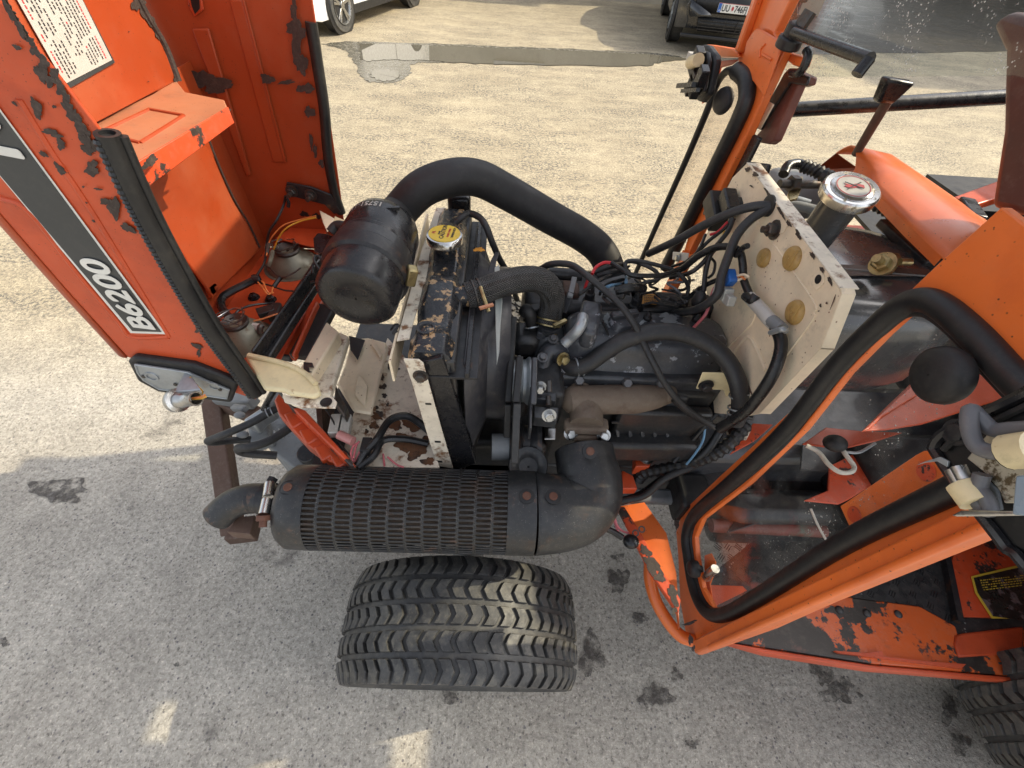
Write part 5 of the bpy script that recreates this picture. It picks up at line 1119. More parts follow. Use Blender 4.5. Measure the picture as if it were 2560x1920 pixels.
# ================================================================ FRONT WHEELS
def tyre(name, cx, cy, r, wd, nl, rows, parent, lug_h, lug_gap, lug_mat=None, shoulder=.045, steer=0, camber=0):
    half = wd/2; n = 72; prof = []
    def rad(y):      # crown radius across the width
        t = abs(y)/half; return r-lug_h-.020*t**4
    ys_ = [-half+.0]+[half*(-1+2*k/16) for k in range(1,16)]+[half]
    rot = Matrix.Rotation(steer, 3, 'Z') @ Matrix.Rotation(camber, 3, 'X'); c = V(cx, cy, r+abs(math.sin(camber))*half*.7)
    def P_(y, a, rr): return c+rot@V(math.cos(a)*rr, y, math.sin(a)*rr)
    m = M(); prof = [(y, rad(y)) for y in ys_]
    prof = [(-half*.55, r*.50), (-half*.70, r*.60), (-half*.86, r*.74), (-half*.965, r*.87)]+prof+[(half*.965, r*.87), (half*.86, r*.74), (half*.70, r*.60), (half*.55, r*.50)]
    vs = [P_(y, 2*math.pi*i/n, rr) for (y, rr) in prof for i in range(n)]
    m.add(vs, [(j*n+i, j*n+(i+1) % n, (j+1)*n+(i+1) % n, (j+1)*n+i) for j in range(len(prof)-1) for i in range(n)])
    w_ = thing_part = m.build(name, TYR, parent, ang=60)
    lg_ = M(); rw = wd/rows
    for rr_ in range(rows):
        y0 = -half+rr_*rw+rw*(.11 if rr_ else .02); y1 = -half+(rr_+1)*rw-rw*(.11 if rr_ < rows-1 else .02)
        for k in range(nl):
            a = 2*math.pi*(k+(.5 if rr_ % 2 else 0)+.25*rr_)/nl; da = 2*math.pi/nl*(.5-lug_gap)
            rn = random.Random(k*7+rr_); ap = (.34 if rr_ % 2 == 1 else -.34)*2*math.pi/nl
            pts = []
            for t, e in ((0,0),(.12,.35),(.5,1),(.88,.35),(1,0)): pts.append((y0+(y1-y0)*t, -da+ap*e))
            for t, e in ((1,0),(.88,.35),(.5,1),(.12,.35),(0,0)): pts.append((y0+(y1-y0)*t, da+ap*e))
            vs = []
            for lv, sc_ in ((-.003, 1.0), (lug_h*.72, 1.0), (lug_h, .90)):
                my = (y0+y1)/2
                for (y, aa) in pts:
                    y_ = my+(y-my)*(sc_ if sc_ == 1 else .94); a_ = a+ap*.5+(aa-ap*.5)*sc_
                    rr2 = rad(y_)+lv*(1 if abs(y_) < half*.9 else .9); vs.append(P_(y_, a_, rr2))
            k_ = len(pts)
            lg_.add(vs, [(j*k_+i, j*k_+(i+1) % k_, (j+1)*k_+(i+1) % k_, (j+1)*k_+i) for j in range(2) for i in range(k_)]+[tuple([2*k_+i for i in (0,1,8,9)]), tuple([2*k_+i for i in (1,2,7,8)]), tuple([2*k_+i for i in (2,3,6,7)]), tuple([2*k_+i for i in (3,4,5,6)])])
    lg_.build('tread_lugs', TYRL, w_, ang=30, kind='stuff')
    rm = M()
    for s_ in (-1, 1):
        rm.lathe(c, rot@V(0,s_,0), [(half*.58,r*.52),(half*.55,r*.48),(half*.4,r*.46),(half*.2,r*.40),(half*.15,.05),(half*.2,.02)], 40, close=False)
    rm.build('rim', WHT, w_)
    return w_
FWR = .300
tyre('front_wheel', -.058, .248, FWR, .246, 54, 5, T, .009, .155, steer=R(-1.0), camber=R(4.5))
tyre('front_wheel', -.045, 1.235, FWR, .215, 54, 5, T, .009, .155, camber=R(-5))
tyre('rear_wheel', 1.69, .055, .42, .28, 70, 5, T, .012, .14)
tyre('rear_wheel', 1.69, 1.405, .42, .28, 70, 5, T, .012, .14)
M().cyl(V(-.055,.32,.30), V(-.05,1.15,.30), .045, n=20).build('front_axle', GREY, T)
M().cyl(V(1.69,.2,.42), V(1.69,1.26,.42), .07, n=20).build('rear_axle', ENGD, T)
M().box((.0,.315,.40), (.08,.05,.22)).build('kingpin_housing', GREY, T, bevel=.015)
M().box((.95,.74,.50), (1.1,.28,.30)).build('transmission_case', ENG, T, bevel=.04)
M().box((.25,.74,.50), (.70,.26,.12)).build('engine_frame', ENGD, T, bevel=.01)
# ================================================================ FIREWALL
FX_ = .52
fwp = [(415,75),(440,82),(560,262),(760,520),(1000,862),(1010,900),(880,1240),(500,1645),(420,1659),(215,1640),(200,1480),(190,1000),(140,760),(150,560),(265,285),(330,160)]
fw = M().prism(ats('j', fwp, X=FX_), (.004,0,0)).build('firewall', CREAM, T, bevel=.001)
def rimstrip(pts, wd, mt, nm):
    P = ats('j', pts, X=FX_-.001); m = M()
    for a_, b_ in zip(P[:-1], P[1:]): m.prism([a_, b_, b_+V(wd,0,0), a_+V(wd,0,0)], (V(0,0,1).cross((b_-a_).normalized()).cross(b_-a_)).normalized()*0+V(0,0,.0025))
    return m.build(nm, mt, fw, bevel=.001)
rimstrip([(415,72),(1003,862)], .030, CREAMR, 'firewall_flange'); rimstrip([(1003,862),(1012,900),(882,1240)], .022, CREAM, 'firewall_flange'); rimstrip([(882,1240),(500,1645)], .022, CREAM, 'firewall_flange')
M().tube(ats('j', [(470,410),(640,650),(840,940),(845,1010),(830,1060),(640,1320)], X=FX_-.0005), .0016, 6).build('pressed_seam', CREAM, fw)
M().tube(ats('j', [(340,1260),(400,1180),(440,1165),(480,1230),(540,1370)], X=FX_-.0005), .004, 8).build('pressed_rib', CREAM, fw)
M().tube(ats('j', [(300,1230),(400,1130),(460,1060),(480,960)], X=FX_-.0005), .0022, 8).build('pressed_rib', CREAM, fw)
for (x,y,r) in ((533,667,.0175),(712,670,.0205),(730,1008,.0205)):
    g_ = M().lathe(at('j',x,y,X=FX_), NX, [(0,r*1.05),(.003,r*1.05),(.004,r),(.007,r*.95),(.0085,r*.8),(.009,.001)], 30, close=False).build('grommet', CAPY, T, ang=60)
    c_ = at('j',x,y,X=FX_-.0092); M().beam(c_+V(0,.0,-r*.8), c_+V(0,.002,r*.8), .004,.003, up=(1,0,0)).build('grommet_ridge', CAPY, g_, bevel=.001)
p = at('j',600,490,X=FX_); bolt(p, NX, .0125, .014, BOLT, T, stud=.012)
plate('j', [(600,440),(660,430),(680,460),(650,510),(600,520)], (-.001,0,0), CREAM, 'washer_plate', fw, X=FX_-.0005)
plate('j', [(830,780),(880,740),(910,780),(905,830),(860,870),(825,840)], (-.0012,0,0), CREAM, 'hole_pad', fw, X=FX_-.0005)
M().lathe(at('j',867,800,X=FX_-.002), NX, [(0,.0075),(.0005,.0001)], 18, close=False).build('bolt_hole', DPL, fw)
chips('paint_chip', 'j', [(560,262,10,34,-32),(640,380,10,40,-30),(690,450,9,26,-30),(750,520,12,36,-30),(840,650,10,28,-30),(900,740,9,24,-30),(950,810,10,30,-30),(480,140,14,20,-30),(430,110,14,16,0),(890,965,6,10,0),(930,950,5,8,0),(675,1262,7,7,0),(880,1000,5,4,0),(455,215,10,6,30)], NX, CHIP, fw, lift=.0016, X=FX_)
chips('rust_streak', 'j', [(400,1400,8,60,-22),(440,1490,6,46,-24),(970,940,3,40,22)], NX, RUSTM, fw, lift=.0014, X=FX_)
M().lathe(at('j',562,338,X=FX_), NX, [(0,.020),(.004,.020),(.006,.014)], 20).build('cable_bush', RUB, T)
# firewall foot bracket
plate('k', [(565,130),(650,110),(680,140),(660,180),(580,165)], (0,0,-.004), CREAMR, 'firewall_foot', T, Z=.76)
bolt(at('k',612,150,Z=.765), zv, .013, .012, BOLTR, T, stud=.0)
plate('k', [(690,105),(780,110),(700,180),(590,240),(640,170)], (0,0,-.01), ORW, 'orange_gusset', T, Z=.70)
# ================================================================ FUEL TANK
tx_, ty_ = .755, .775
def ob(lx, ly, z, dx=0): return oblong(tx_+dx, ty_+.02, lx*.84, ly*.86, z, 48, 3.6)
loft([ob(.46,.40,.90),ob(.50,.44,.94),ob(.50,.44,1.06),ob(.48,.42,1.095),ob(.44,.38,1.115),ob(.36,.30,1.122)]).build('fuel_tank', TANK, T, ang=70)
M().tube(ats('j',[(930,735,1.128),(1060,740,1.128),(1300,760,1.128),(1560,780,1.128)]), .003, 6).build('strap_edge', BOLT, T)
st_ = ats('j',[(945,712),(1100,715),(1560,745),(1570,785),(1110,780),(1000,785)], Z=1.125)
M().prism(st_, (0,0,.003)).build('tank_strap', RUSTM, T, bevel=.001)
M().prism(ats('j',[(1225,715),(1300,645),(1365,650),(1390,690),(1330,770),(1270,780)], Z=1.135), (0,0,.006)).build('strap_clamp', BOLTY, T, bevel=.002)
bolt(at('j',1275,705,Z=1.155), V(-.8,-.2,.45), .016, .014, BOLTY, T, stud=.022); M().cyl(at('j',1380,690,Z=1.15), at('j',1450,692,Z=1.15), .007, n=12).build('strap_stud', BOLTY, T)
nk = at('j',925,495,Z=1.115); ck = at('j',1078,232,Z=1.262); nk = ck-V(-.10,-.22,1).normalized()*.15
M().lathe(nk, (ck-nk), [(-.01,.040),(0,.038),(.006,.034),((ck-nk).length-.010,.036)], 36).build('filler_neck', TANK, T, ang=60)
M().lathe(nk, (ck-nk), [(-.012,.046),(.002,.043)], 30).build('neck_weld', BLKR, T)
fcap = M().lathe(ck, (ck-nk), [(-.018,.042),(-.017,.0505),(-.004,.0515),(0,.051),(.003,.048),(.0022,.039),(.0045,.037),(.005,.001)], 56, close=False).build('fuel_cap', CHR, T, ang=50)
an = (ck-nk).normalized(); cx_ = ck+an*.0056
M().lathe(cx_, an, [(0,.0315),(.0006,.0315)], 44).build('cap_disc', LBL, fcap)
for r_ in (.0300,): M().lathe(cx_, an, [(.0008,r_),(.0012,r_),(.0012,r_-.0014),(.0008,r_-.0014)], 44, close=False).build('cap_ring', PRR, fcap)
au = (V(1,-.15,0)-an*V(1,-.15,0).dot(an)).normalized(); av = an.cross(au)
def cd(a, b, l=.0014): return cx_+au*a*.7+av*b*.7+an*l
M().prism([cd(-.024,.008),cd(-.008,.003),cd(.010,.010),cd(.026,.004),cd(.026,-.007),cd(.008,-.006),cd(-.010,-.011),cd(-.026,-.004),cd(-.016,.001)], an*.0004).build('cap_emblem', PRR, fcap)
M().prism([cd(-.022,-.017,.002),cd(-.019,-.018,.002),cd(.022,.014,.002),cd(.019,.016,.002)], an*.0004).build('cap_cross', PRN, fcap)
M().prism([cd(-.020,.014,.0021),cd(-.022,.011,.0021),cd(.022,-.012,.0021),cd(.023,-.009,.0021)], an*.0004).build('cap_cross', PRN, fcap)
# gear behind the firewall on the far side
M().box(at('j',700,260,Z=1.08), (.14,.14,.10)).build('steering_gear', GREY, T, bevel=.03, seg=3)
M().cyl(at('j',625,200,Z=1.20), at('j',900,205,Z=1.20), .0095, n=14).build('linkage_rod', BOLT, T)
M().cyl(at('j',690,200,Z=1.20), at('j',730,200,Z=1.20), .018, n=6).build('linkage_nut', BOLT, T)
plate('j', [(720,160),(770,150),(780,190),(740,290),(690,300),(680,260)], (0,0,-.006), BOLTY, 'linkage_bracket', T, Z=1.19)
M().tube(ats('j', [(640,310,1.13),(720,305,1.14),(810,330,1.14)]), .011, 10).build('pipe', ZINC, T); M().tube(ats('j', [(640,345,1.13),(740,340,1.14),(850,365,1.14)]), .011, 10).build('pipe', GREY, T)
M().tube(ats('j',[(650,140,1.24),(680,85,1.25),(740,75,1.25),(780,90,1.25)]), .010, 10).build('loom_end', TAPE, T)
M().tube(ats('j',[(770,85,1.25),(850,115,1.25),(940,165,1.24),(1010,210,1.20)]), .0125, 12, mod=(.004,.0018)).build('corrugated_conduit', WIRE, T, ang=25)
M().tube(ats('j',[(1190,330,1.14),(1290,380,1.14),(1390,440,1.14)]), .009, 10, mod=(.004,.0014)).build('corrugated_conduit', WIRE, T, ang=25)
M().beam(at('j',1290,440,Z=1.13), at('j',1590,710,Z=1.12), .045,.02).build('dash_stay', BLKR, T, bevel=.004)
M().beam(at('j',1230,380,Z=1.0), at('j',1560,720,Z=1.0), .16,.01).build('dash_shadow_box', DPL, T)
# dash cowl: arched orange sheet over the tank
NCW = 10
def cowl_row(near, far, zn, zf):
    a_, b_ = at('j',*near,Z=zn), at('j',*far,Z=zf); out = []
    for k in range(NCW+1):
        t = k/NCW; p = a_.lerp(b_, t); p.z += .035*math.sin(math.pi*t)*(1 if t < 1 else 0); out.append(p)
    return out
rws = [cowl_row((1100,105),(980,8),1.19,1.17), cowl_row((1240,270),(1290,25),1.19,1.17), cowl_row((1450,480),(1560,200),1.19,1.17), cowl_row((1645,665),(1890,430),1.19,1.17), cowl_row((1900,900),(2150,640),1.19,1.17)]
m = M(); vs = [p for r_ in rws for p in r_]; k_ = NCW+1
m.add(vs, [(i*k_+j, i*k_+j+1, (i+1)*k_+j+1, (i+1)*k_+j) for i in range(4) for j in range(NCW)])
cw = m.build('dash_cowl', ORB, T, solid=.003, ang=60)
M().prism([rws[0][0], rws[1][0], rws[2][0], rws[3][0], rws[3][0]-V(0,0,.018), rws[2][0]-V(0,0,.018), rws[1][0]-V(0,0,.018), rws[0][0]-V(0,0,.018)], (.002,.002,0)).build('cowl_edge', ORB, cw)
M().prism([at('j',980,8,Z=1.17), at('j',850,110,Z=1.12), at('j',790,165,Z=1.05), at('j',900,190,Z=1.05), at('j',1130,150,Z=1.08), at('j',1110,100,Z=1.15)], V(.003,.001,0)).build('cowl_inner_side', ORF, cw)
M().prism([at('j',2040,165,Z=1.16), at('j',2170,110,Z=1.16), at('j',2170,240,Z=1.16), at('j',1830,340,Z=1.16), at('j',1720,280,Z=1.16)], V(0,0,-.02)).build('far_fender', ORA, T, bevel=.004)
M().beam(at('j',1790,310,Z=1.2), at('j',1870,430,Z=1.2), .03,.02).build('seat_lever', BLK, T, bevel=.004)
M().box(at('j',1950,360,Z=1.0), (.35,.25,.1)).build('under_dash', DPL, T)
# ================================================================ CAB FRONT, near side
FXN = .53
def ring_plate(name, outer, inner, x, th, mt, parent):
    """flat sheet with an opening: outer and inner outlines have the same number of points"""
    O = [at('o', *p, X=x) for p in outer]; I = [at('o', *p, X=x) for p in inner]; n = len(O)
    vs = O+I+[p+V(th,0,0) for p in O]+[p+V(th,0,0) for p in I]
    fs = []
    for i in range(n):
        j = (i+1) % n
        fs += [(i, j, n+j, n+i), (2*n+j, 2*n+i, 3*n+i, 3*n+j), (i, 2*n+i, 2*n+j, j), (n+j, 3*n+j, 3*n+i, n+i)]
    return M().add(vs, fs).build(name, mt, parent, bevel=.0015)
seal = [(2640,1100),(2387,1222),(2110,1358),(1900,1490),(1815,1535),(1768,1530),(1738,1475),(1722,1388),(1719,1335),(1742,1283),(1833,1203),(1971,1072),(2098,912),(2197,812),(2257,765),(2305,750),(2356,768),(2436,837),(2535,945),(2640,1045)]
outer = [(2640,1270),(2440,1330),(2150,1470),(1930,1570),(1745,1637),(1715,1590),(1700,1500),(1695,1388),(1690,1330),(1705,1280),(1800,1190),(1925,1075),(2060,950),(2200,800),(2250,750),(2350,655),(2504,517),(2560,560),(2640,620),(2640,1000)]
inner = [(2650,1085),(2385,1212),(2105,1350),(1895,1478),(1815,1520),(1782,1518),(1756,1470),(1740,1388),(1737,1342),(1756,1296),(1870,1208),(2010,1072),(2120,930),(2213,835),(2262,790),(2303,775),(2350,790),(2425,860),(2520,965),(2650,1060)]
cf = ring_plate('cab_front_frame', outer, inner, FXN, .012, ORB, T)
SP = [at('o', *p, X=FXN-.004) for p in seal]
M().tube(SP+[SP[0]], .0155, 14).build('window_seal', SEAL, cf, ang=60)
M().tube([p+V(.004,.0,.0)*1+(Vector((0,.335+.0,.9))-Vector((0,p.y,p.z))).normalized()*.016 for p in SP], .006, 8).build('seal_lip', RUB, cf, ang=60)
M().prism([at('o', *p, X=FXN+.004) for p in inner], (.004,0,0)).build('side_glass', GLS, cf)
# front post flange, turned out
M().beam(at('o',1748,1618,X=FXN-.012), at('o',2640,1225,X=FXN-.012), .028,.030, up=(1,0,0)).build('post_flange', ORB, cf, bevel=.004)
M().tube([at('o',1775,1618,X=FXN-.03), at('o',2640,1238,X=FXN-.03)], .006, 10, sm=False).build('post_edge', ORB, cf)
for (x,y,r) in ((2350,938,.033),(1733,1422,.021)):
    p = at('o',x,y,X=FXN-.03 if x > 2000 else FXN-.02)
    kn = M().lathe(p, NX, [(-.022,.008),(-.012,.010),(-.010,r*.93),(-.004,r),(.004,r*.97),(.010,r*.8),(.013,r*.4),(.014,.001)], 40, close=False).build('window_knob', RUB, T, ang=60)
    for k in range(3):
        M().lathe(p+NX*.0095+V(0,r*.6,r*(.75-.5*k)*.6), NX, [(0,.0025),(.0008,.0001)], 10, close=False).build('knob_mark', DPL, kn)
M().tube([at('k',480,800,X=FXN+.01), at('k',495,780,X=FXN+.0), at('k',520,760,X=FXN)], .010, 12).build('knob_screw', STEEL, T)
plate('k', [(470,700),(500,690),(520,730),(515,780),(495,830),(510,930),(490,935),(470,830)], (.003,0,0), ORB, 'latch_strap', T, X=FXN+.02)
hp_ = plate('l', [(275,1010),(800,655),(850,628),(930,625),(960,690),(1010,790),(345,1165)], (.004,0,0), ORB, 'hinge_plate', T, X=FXN+.012)
for (x,y) in ((870,770),(375,1070)): M().lathe(at('l',x,y,X=FXN+.0115), NX, [(0,.0125),(.0006,.0120),(.0006,.0001)], 22, close=False).build('bolt_hole', LBL if False else ORW, hp_)
# step edge tube and lower corner bracket
M().tube(ats('k', [(225,740,.46),(225,810,.44),(250,900,.42),(300,990,.40),(360,1060,.39),(420,1085,.39)]), .0155, 14).build('step_tube', ORB, T)
lc = [(75,480),(200,460),(300,600),(345,780),(360,1030),(350,960),(230,780),(160,640)]
M().prism(ats('k', lc, Z=.52), (0,.0,-.012)).build('corner_bracket', ORB, T, bevel=.002)
M().prism(ats('k', [(75,480),(160,640),(230,780),(355,960),(365,900),(250,720),(180,590),(110,480)], Z=.535), (0,0,-.012)).build('corner_flange', ORW, T, bevel=.002)
chips('paint_chip', 'k', [(232,745,24,60,-30),(270,800,30,18,30),(330,880,22,46,-20),(205,680,20,30,-30),(345,560,10,26,0),(408,1080,10,26,-10),(420,1120,8,14,0),(405,1005,40,6,-20),(335,950,10,20,0)], zv, CHIP, T, lift=.0, Z=.5355)
# ================================================================ FLOOR
fb = [(1760,1450),(1960,1290),(2100,1120),(2640,1080),(2640,1700),(2330,1600),(2110,1495),(2030,1520),(1900,1570),(1790,1590)]
tp_ = M().prism(ats('o', fb, Z=.40), (0,0,-.004)).build('tread_plate', TREAD, T)
tb2 = M(); rnd = random.Random(4)
X0, X1, Y0_, Y1_ = .66, 1.30, .27, .62
for i in range(int((X1-X0)/.03)):
    for j in range(int((Y1_-Y0_)/.03)):
        x = X0+i*.03; y = Y0_+j*.03; d_ = V(.7,.7,0) if (i+j) % 2 else V(.7,-.7,0)
        for o2 in (-.006,0,.006):
            n_ = V(-d_.y, d_.x, 0)*o2; tb2.beam(V(x,y,.4012)+n_-d_*.010, V(x,y,.4012)+n_+d_*.010, .0022,.0016)
tb2.build('tread_bar', TREAD, tp_, kind='stuff', ang=20)
sl2 = [(1822,1604),(1880,1570),(2030,1515),(2110,1490),(2300,1515),(2390,1565),(2400,1600),(2640,1560),(2640,1700),(2180,1660),(1930,1622)]
M().prism(ats('o', sl2, Z=.408), (0,0,-.03)).build('footboard_edge', mat('footboard_worn', (.035,.028,.024), .30, col2=(.64,.12,.028), sc=6.0, thr=.475, soft=.01, bump=.35, bsc=50, rough2=.22, third=((.10,.05,.04), 11, .60)), T, bevel=.004)
M().prism(ats('o', [(1822,1606),(1930,1624),(2180,1662),(2640,1702),(2640,1712),(2180,1674),(1920,1634)], Z=.41), (0,0,-.035)).build('footboard_lip', ORA, T, bevel=.003)
M().prism(ats('k', [(1605,1060),(1640,1050),(1911,1020),(1911,1140),(1620,1160),(1600,1100)], Z=.413), (0,0,-.012)).build('footboard_front', ORA, T, bevel=.004)
M().prism(ats('k', [(1060,1130),(1200,1140),(1270,1130),(1280,1155),(1500,1180),(1650,1190),(1630,1210),(1400,1180),(1080,1140)], Z=.417), (0,0,-.012)).build('paint_patch', ORA, T)
M().prism(ats('k', [(490,835),(640,840),(660,860),(500,940)], Z=.404), (0,0,.003)).build('paint_patch', ORA, T)
for (x,y) in ((1080,945),(1205,960),(1345,965)): M().ell(at('k',x,y,Z=.410), (.010,.010,.004)).build('rivet', TREAD, T)
# bent steel between the floor and the transmission, seen through the glass
def pz(c, pts, z, mt, name, d=(0,0,-.006), bev=.002): return M().prism(ats(c, pts, Z=z), d).build(name, mt, T, bevel=bev)
pz('l', [(430,490),(590,330),(770,160),(830,60),(1165,30),(1260,110),(1405,265),(850,440),(600,480)], .86, ORW if False else ORA, 'side_panel')
pz('l', [(420,500),(780,165),(820,240),(560,400),(480,480)], .865, ORA, 'side_panel_fold', (0,0,.004))
pz('l', [(20,578),(180,465),(440,490),(710,500),(540,555),(300,612),(120,590)], .76, ORA, 'stay_plate')
pz('l', [(205,730),(270,700),(460,600),(520,590),(600,800),(345,960),(270,995),(30,970),(195,900)], .68, ORW, 'worn_bracket')
pz('l', [(20,570),(250,600),(300,650),(200,770),(0,760)], .66, ENGD, 'dark_bracket')
M().box((.80,.52,.45), (.30,.10,.20)).build('gearbox_side', ENGD, T, bevel=.03)
M().box((1.15,.55,.62), (.40,.20,.20)).build('seat_base', DPL, T, bevel=.03)
M().cyl(at('k',500,565,Z=.50), at('k',1010,590,Z=.50), .018, n=14).build('brake_shaft', MARR, T)
M().tube(ats('k', [(950,490,.60),(985,570,.58),(1030,650,.56)]), .003, 6).build('bare_wire', WHT, T)
M().tube(ats('k', [(930,205,.775),(985,235,.775),(1030,290,.775),(1080,325,.775),(1130,325,.775),(1145,300,.775),(1110,250,.78),(1080,205,.78)]), .0052, 8).build('pull_cable', WHT, T)
M().tube(ats('k', [(1110,235,.775),(1170,235,.775),(1240,195,.78)]), .0035, 6).build('pull_cable', ZINC, T)
M().ell(at('k',1060,195,Z=.79), (.028,.022,.018)).build('cable_boot', RUB, T)
M().beam(at('k',700,170,Z=.62), at('k',420,470,Z=.50), .10,.02).build('inner_panel', ENGD, T)
pz('k', [(570,600),(650,480),(780,430),(760,330),(1030,320),(1060,440),(930,460),(960,560),(900,560),(700,560)], .52, BLKR, 'dark_bracket')
pz('k', [(1580,700),(1700,640),(1800,620),(1911,640),(1911,990),(1610,980),(1560,760)], .405, ORW, 'fender_front', (0,0,.012))
sk = M().prism(ats('k', [(1672,795),(1911,738),(1911,985),(1765,985),(1690,870)], Z=.42), (0,0,.001)).build('warning_sticker', YEL, T)
M().prism(ats('k', [(1684,802),(1925,746),(1925,995),(1772,975),(1702,868)], Z=.4212), (0,0,.0006)).build('sticker_field', mat('black_sticker',(.02,.018,.016),.3,col2=(.16,.12,.12),sc=20,thr=.55,soft=.03,bump=.2,bsc=60), sk)
lt = M(); rnd = random.Random(12)
for r_ in range(5):
    x = 1712+r_*4
    while x < 1905:
        w_ = rnd.uniform(5,16); y = 812+r_*11-(x-1712)*.12
        if rnd.random() > .12: lt.add(ats('k',[(x,y),(x+w_,y-w_*.12),(x+w_+1,y+4-w_*.12),(x+1,y+4)],Z=.4222), [(0,1,2,3)])
        x += w_+4
lt.build('sticker_print', YEL, sk, kind='stuff', fix=False)
M().beam(at('k',1555,700,Z=.41), at('k',1615,1000,Z=.41), .015,.02).build('floor_seam', BLKR, T)
M().box((1.70,.36,.62), (.6,.22,.04)).build('rear_fender', ORW, T, bevel=.02)
# ================================================================ lamp housing on the near post
LXN = .43
hs2 = [(925,600),(960,540),(1060,470),(1560,230),(1700,170),(1700,1420),(1480,1330),(1430,1300),(1370,1220),(1120,900),(940,640)]
lh = M().prism(ats('l', hs2, X=LXN), (.035,0,0)).build('work_lamp_housing', DPL, T, bevel=.006, seg=3)
M().tube(ats('l', hs2+[hs2[0]], X=LXN-.002), .005, 8).build('housing_rim', BLK, lh)
M().tube(ats('l', [(990,620),(1100,540),(1620,290)], X=LXN-.004), .003, 6).build('housing_groove', RUB, lh)
plate('l', [(1165,680),(1330,485),(1560,560),(1700,600),(1700,900),(1500,990),(1425,990),(1390,900),(1290,780)], (-.002,0,0), mat('burnt_reflector',(.50,.47,.38),.35,.5,col2=(.12,.09,.05),sc=40,thr=.56,soft=.05), 'lamp_plate', lh, X=LXN-.012)
bolt(at('l',1090,500,X=LXN-.004), NX, .0085, .003, BLKR, lh)
M().tube([at('l',1460,640,X=LXN-.03), at('l',1300,630,X=LXN-.032), at('l',1210,580,X=LXN-.034), at('l',1170,450,X=LXN-.034), at('l',1180,350,X=LXN-.03), at('l',1230,390,X=LXN-.025), at('l',1330,480,X=LXN-.02), at('l',1460,480,X=LXN-.02), at('l',1650,470,X=LXN-.02)], .0062, 10).build('lamp_wire', GRYW, T)
M().cyl(at('l',1440,635,X=LXN-.03), at('l',1640,610,X=LXN-.03), .0135, n=16).build('wire_sleeve', CREAMY, T)
M().lathe(at('l',1438,635,X=LXN-.03), at('l',1438,635,X=LXN-.03)-at('l',1500,630,X=LXN-.03), [(0,.0136),(.0005,.011),(-.004,.001)], 16, close=False).build('sleeve_end', BOLT, T)
M().cyl(at('l',1130,860,X=LXN-.02), at('l',1230,990,X=LXN-.02), .0125, n=12).build('connector_sleeve', CREAMY, T)
M().cyl(at('l',1060,760,X=LXN-.02), at('l',1110,850,X=LXN-.02), .0065, n=12).build('connector', STEEL, T); M().cyl(at('l',1095,740,X=LXN-.02), at('l',1145,830,X=LXN-.02), .0065, n=12).build('connector', STEEL, T)
plate('l', [(820,725),(880,700),(980,670),(1040,700),(1030,740),(960,700),(870,710)], (-.002,0,0), ZINC, 'terminal', T, X=LXN-.022)
M().tube([at('l',1230,980,X=LXN-.02), at('l',1270,1030,X=LXN-.02), at('l',1310,1030,X=LXN-.02), at('l',1290,960,X=LXN-.02), at('l',1240,880,X=LXN-.02), at('l',1260,790,X=LXN-.02)], .006, 10).build('lamp_wire', GRYW, T)
plate('l', [(1060,1075),(1130,1040),(1700,1045),(1700,1075),(1100,1082)], (-.003,0,0), STEEL, 'terminal_blade', T, X=LXN-.03)
plate('l', [(1240,760),(1390,900),(1420,1040),(1330,1040)], (-.003,0,0), GREY, 'terminal_tag', T, X=LXN-.008)
plate('l', [(1520,800),(1700,780),(1700,1090),(1495,1070)], (-.004,0,0), mat('clear_plug',(.28,.36,.44),.2), 'clear_connector', T, X=LXN-.035)
# ================================================================ CAB FRONT, far side
FXF = .56
def pf(c, pts, mt, name, th=.02, x=FXF, par=None, bev=.003): return M().prism(ats(c, pts, X=x), (th,0,0)).build(name, mt, par or T, bevel=bev)
far = pf('i', [(1092,-60),(1365,-60),(1215,250),(1255,330),(1290,385),(1130,740),(1000,1040),(700,1659),(600,1860),(540,1990),(500,1990),(560,1800),(640,1600),(840,1200),(960,1000),(1040,760),(1030,620),(960,540),(930,440),(900,395),(1000,170)], ORB, 'cab_far_post')
M().beam(at('i',1106,-60,X=FXF-.008), at('i',946,400,X=FXF-.008), .022,.018, up=(1,0,0)).build('post_fold', ORB, far, bevel=.004)
pf('i', [(1075,215),(1105,220),(1250,310),(1270,350),(1130,740),(1060,640),(960,520),(985,390),(1000,320),(1050,240)], ORB, 'post_plate', .006, FXF-.012, far)
M().tube(ats('i', [(1145,340),(1110,380),(1105,440)], X=FXF-.013), .002, 6).build('paint_run', ORB, far); M().tube(ats('i', [(1125,420),(1195,460)], X=FXF-.013), .003, 6).build('paint_run', ORB, far)
pf('i', [(690,340),(900,375),(935,400),(940,440),(780,440),(760,400)], ORB, 'lamp_arm', .03, FXF-.01, far)
pf('i', [(760,470),(940,455),(880,500),(800,520),(720,760),(650,800),(735,640)], ORA, 'lamp_mount', .006, FXF+.0, far)
fs1 = [(350,1659),(540,1250),(700,860),(760,680),(800,590),(860,550),(930,550),(990,620),(1005,700),(980,820),(870,1050),(760,1270),(590,1620),(480,1860),(400,1990)]
fs2 = [(180,2000)]+fs1[:1]
SPF = ats('i', [(100,2100)]+fs1[:9]+fs1[9:], X=FXF-.012)
M().tube(ats('i', [(930,545),(990,600),(1010,700),(985,820),(880,1050),(770,1270),(600,1620),(480,1860),(380,2060)], X=FXF-.012), .0185, 12).build('window_seal', SEAL, far, ang=60)
M().tube(ats('i', [(930,545),(860,545),(800,600),(755,690),(700,850),(530,1250),(345,1659),(150,2100)], X=FXF-.012), .009, 12).build('window_seal', SEAL, far, ang=60)
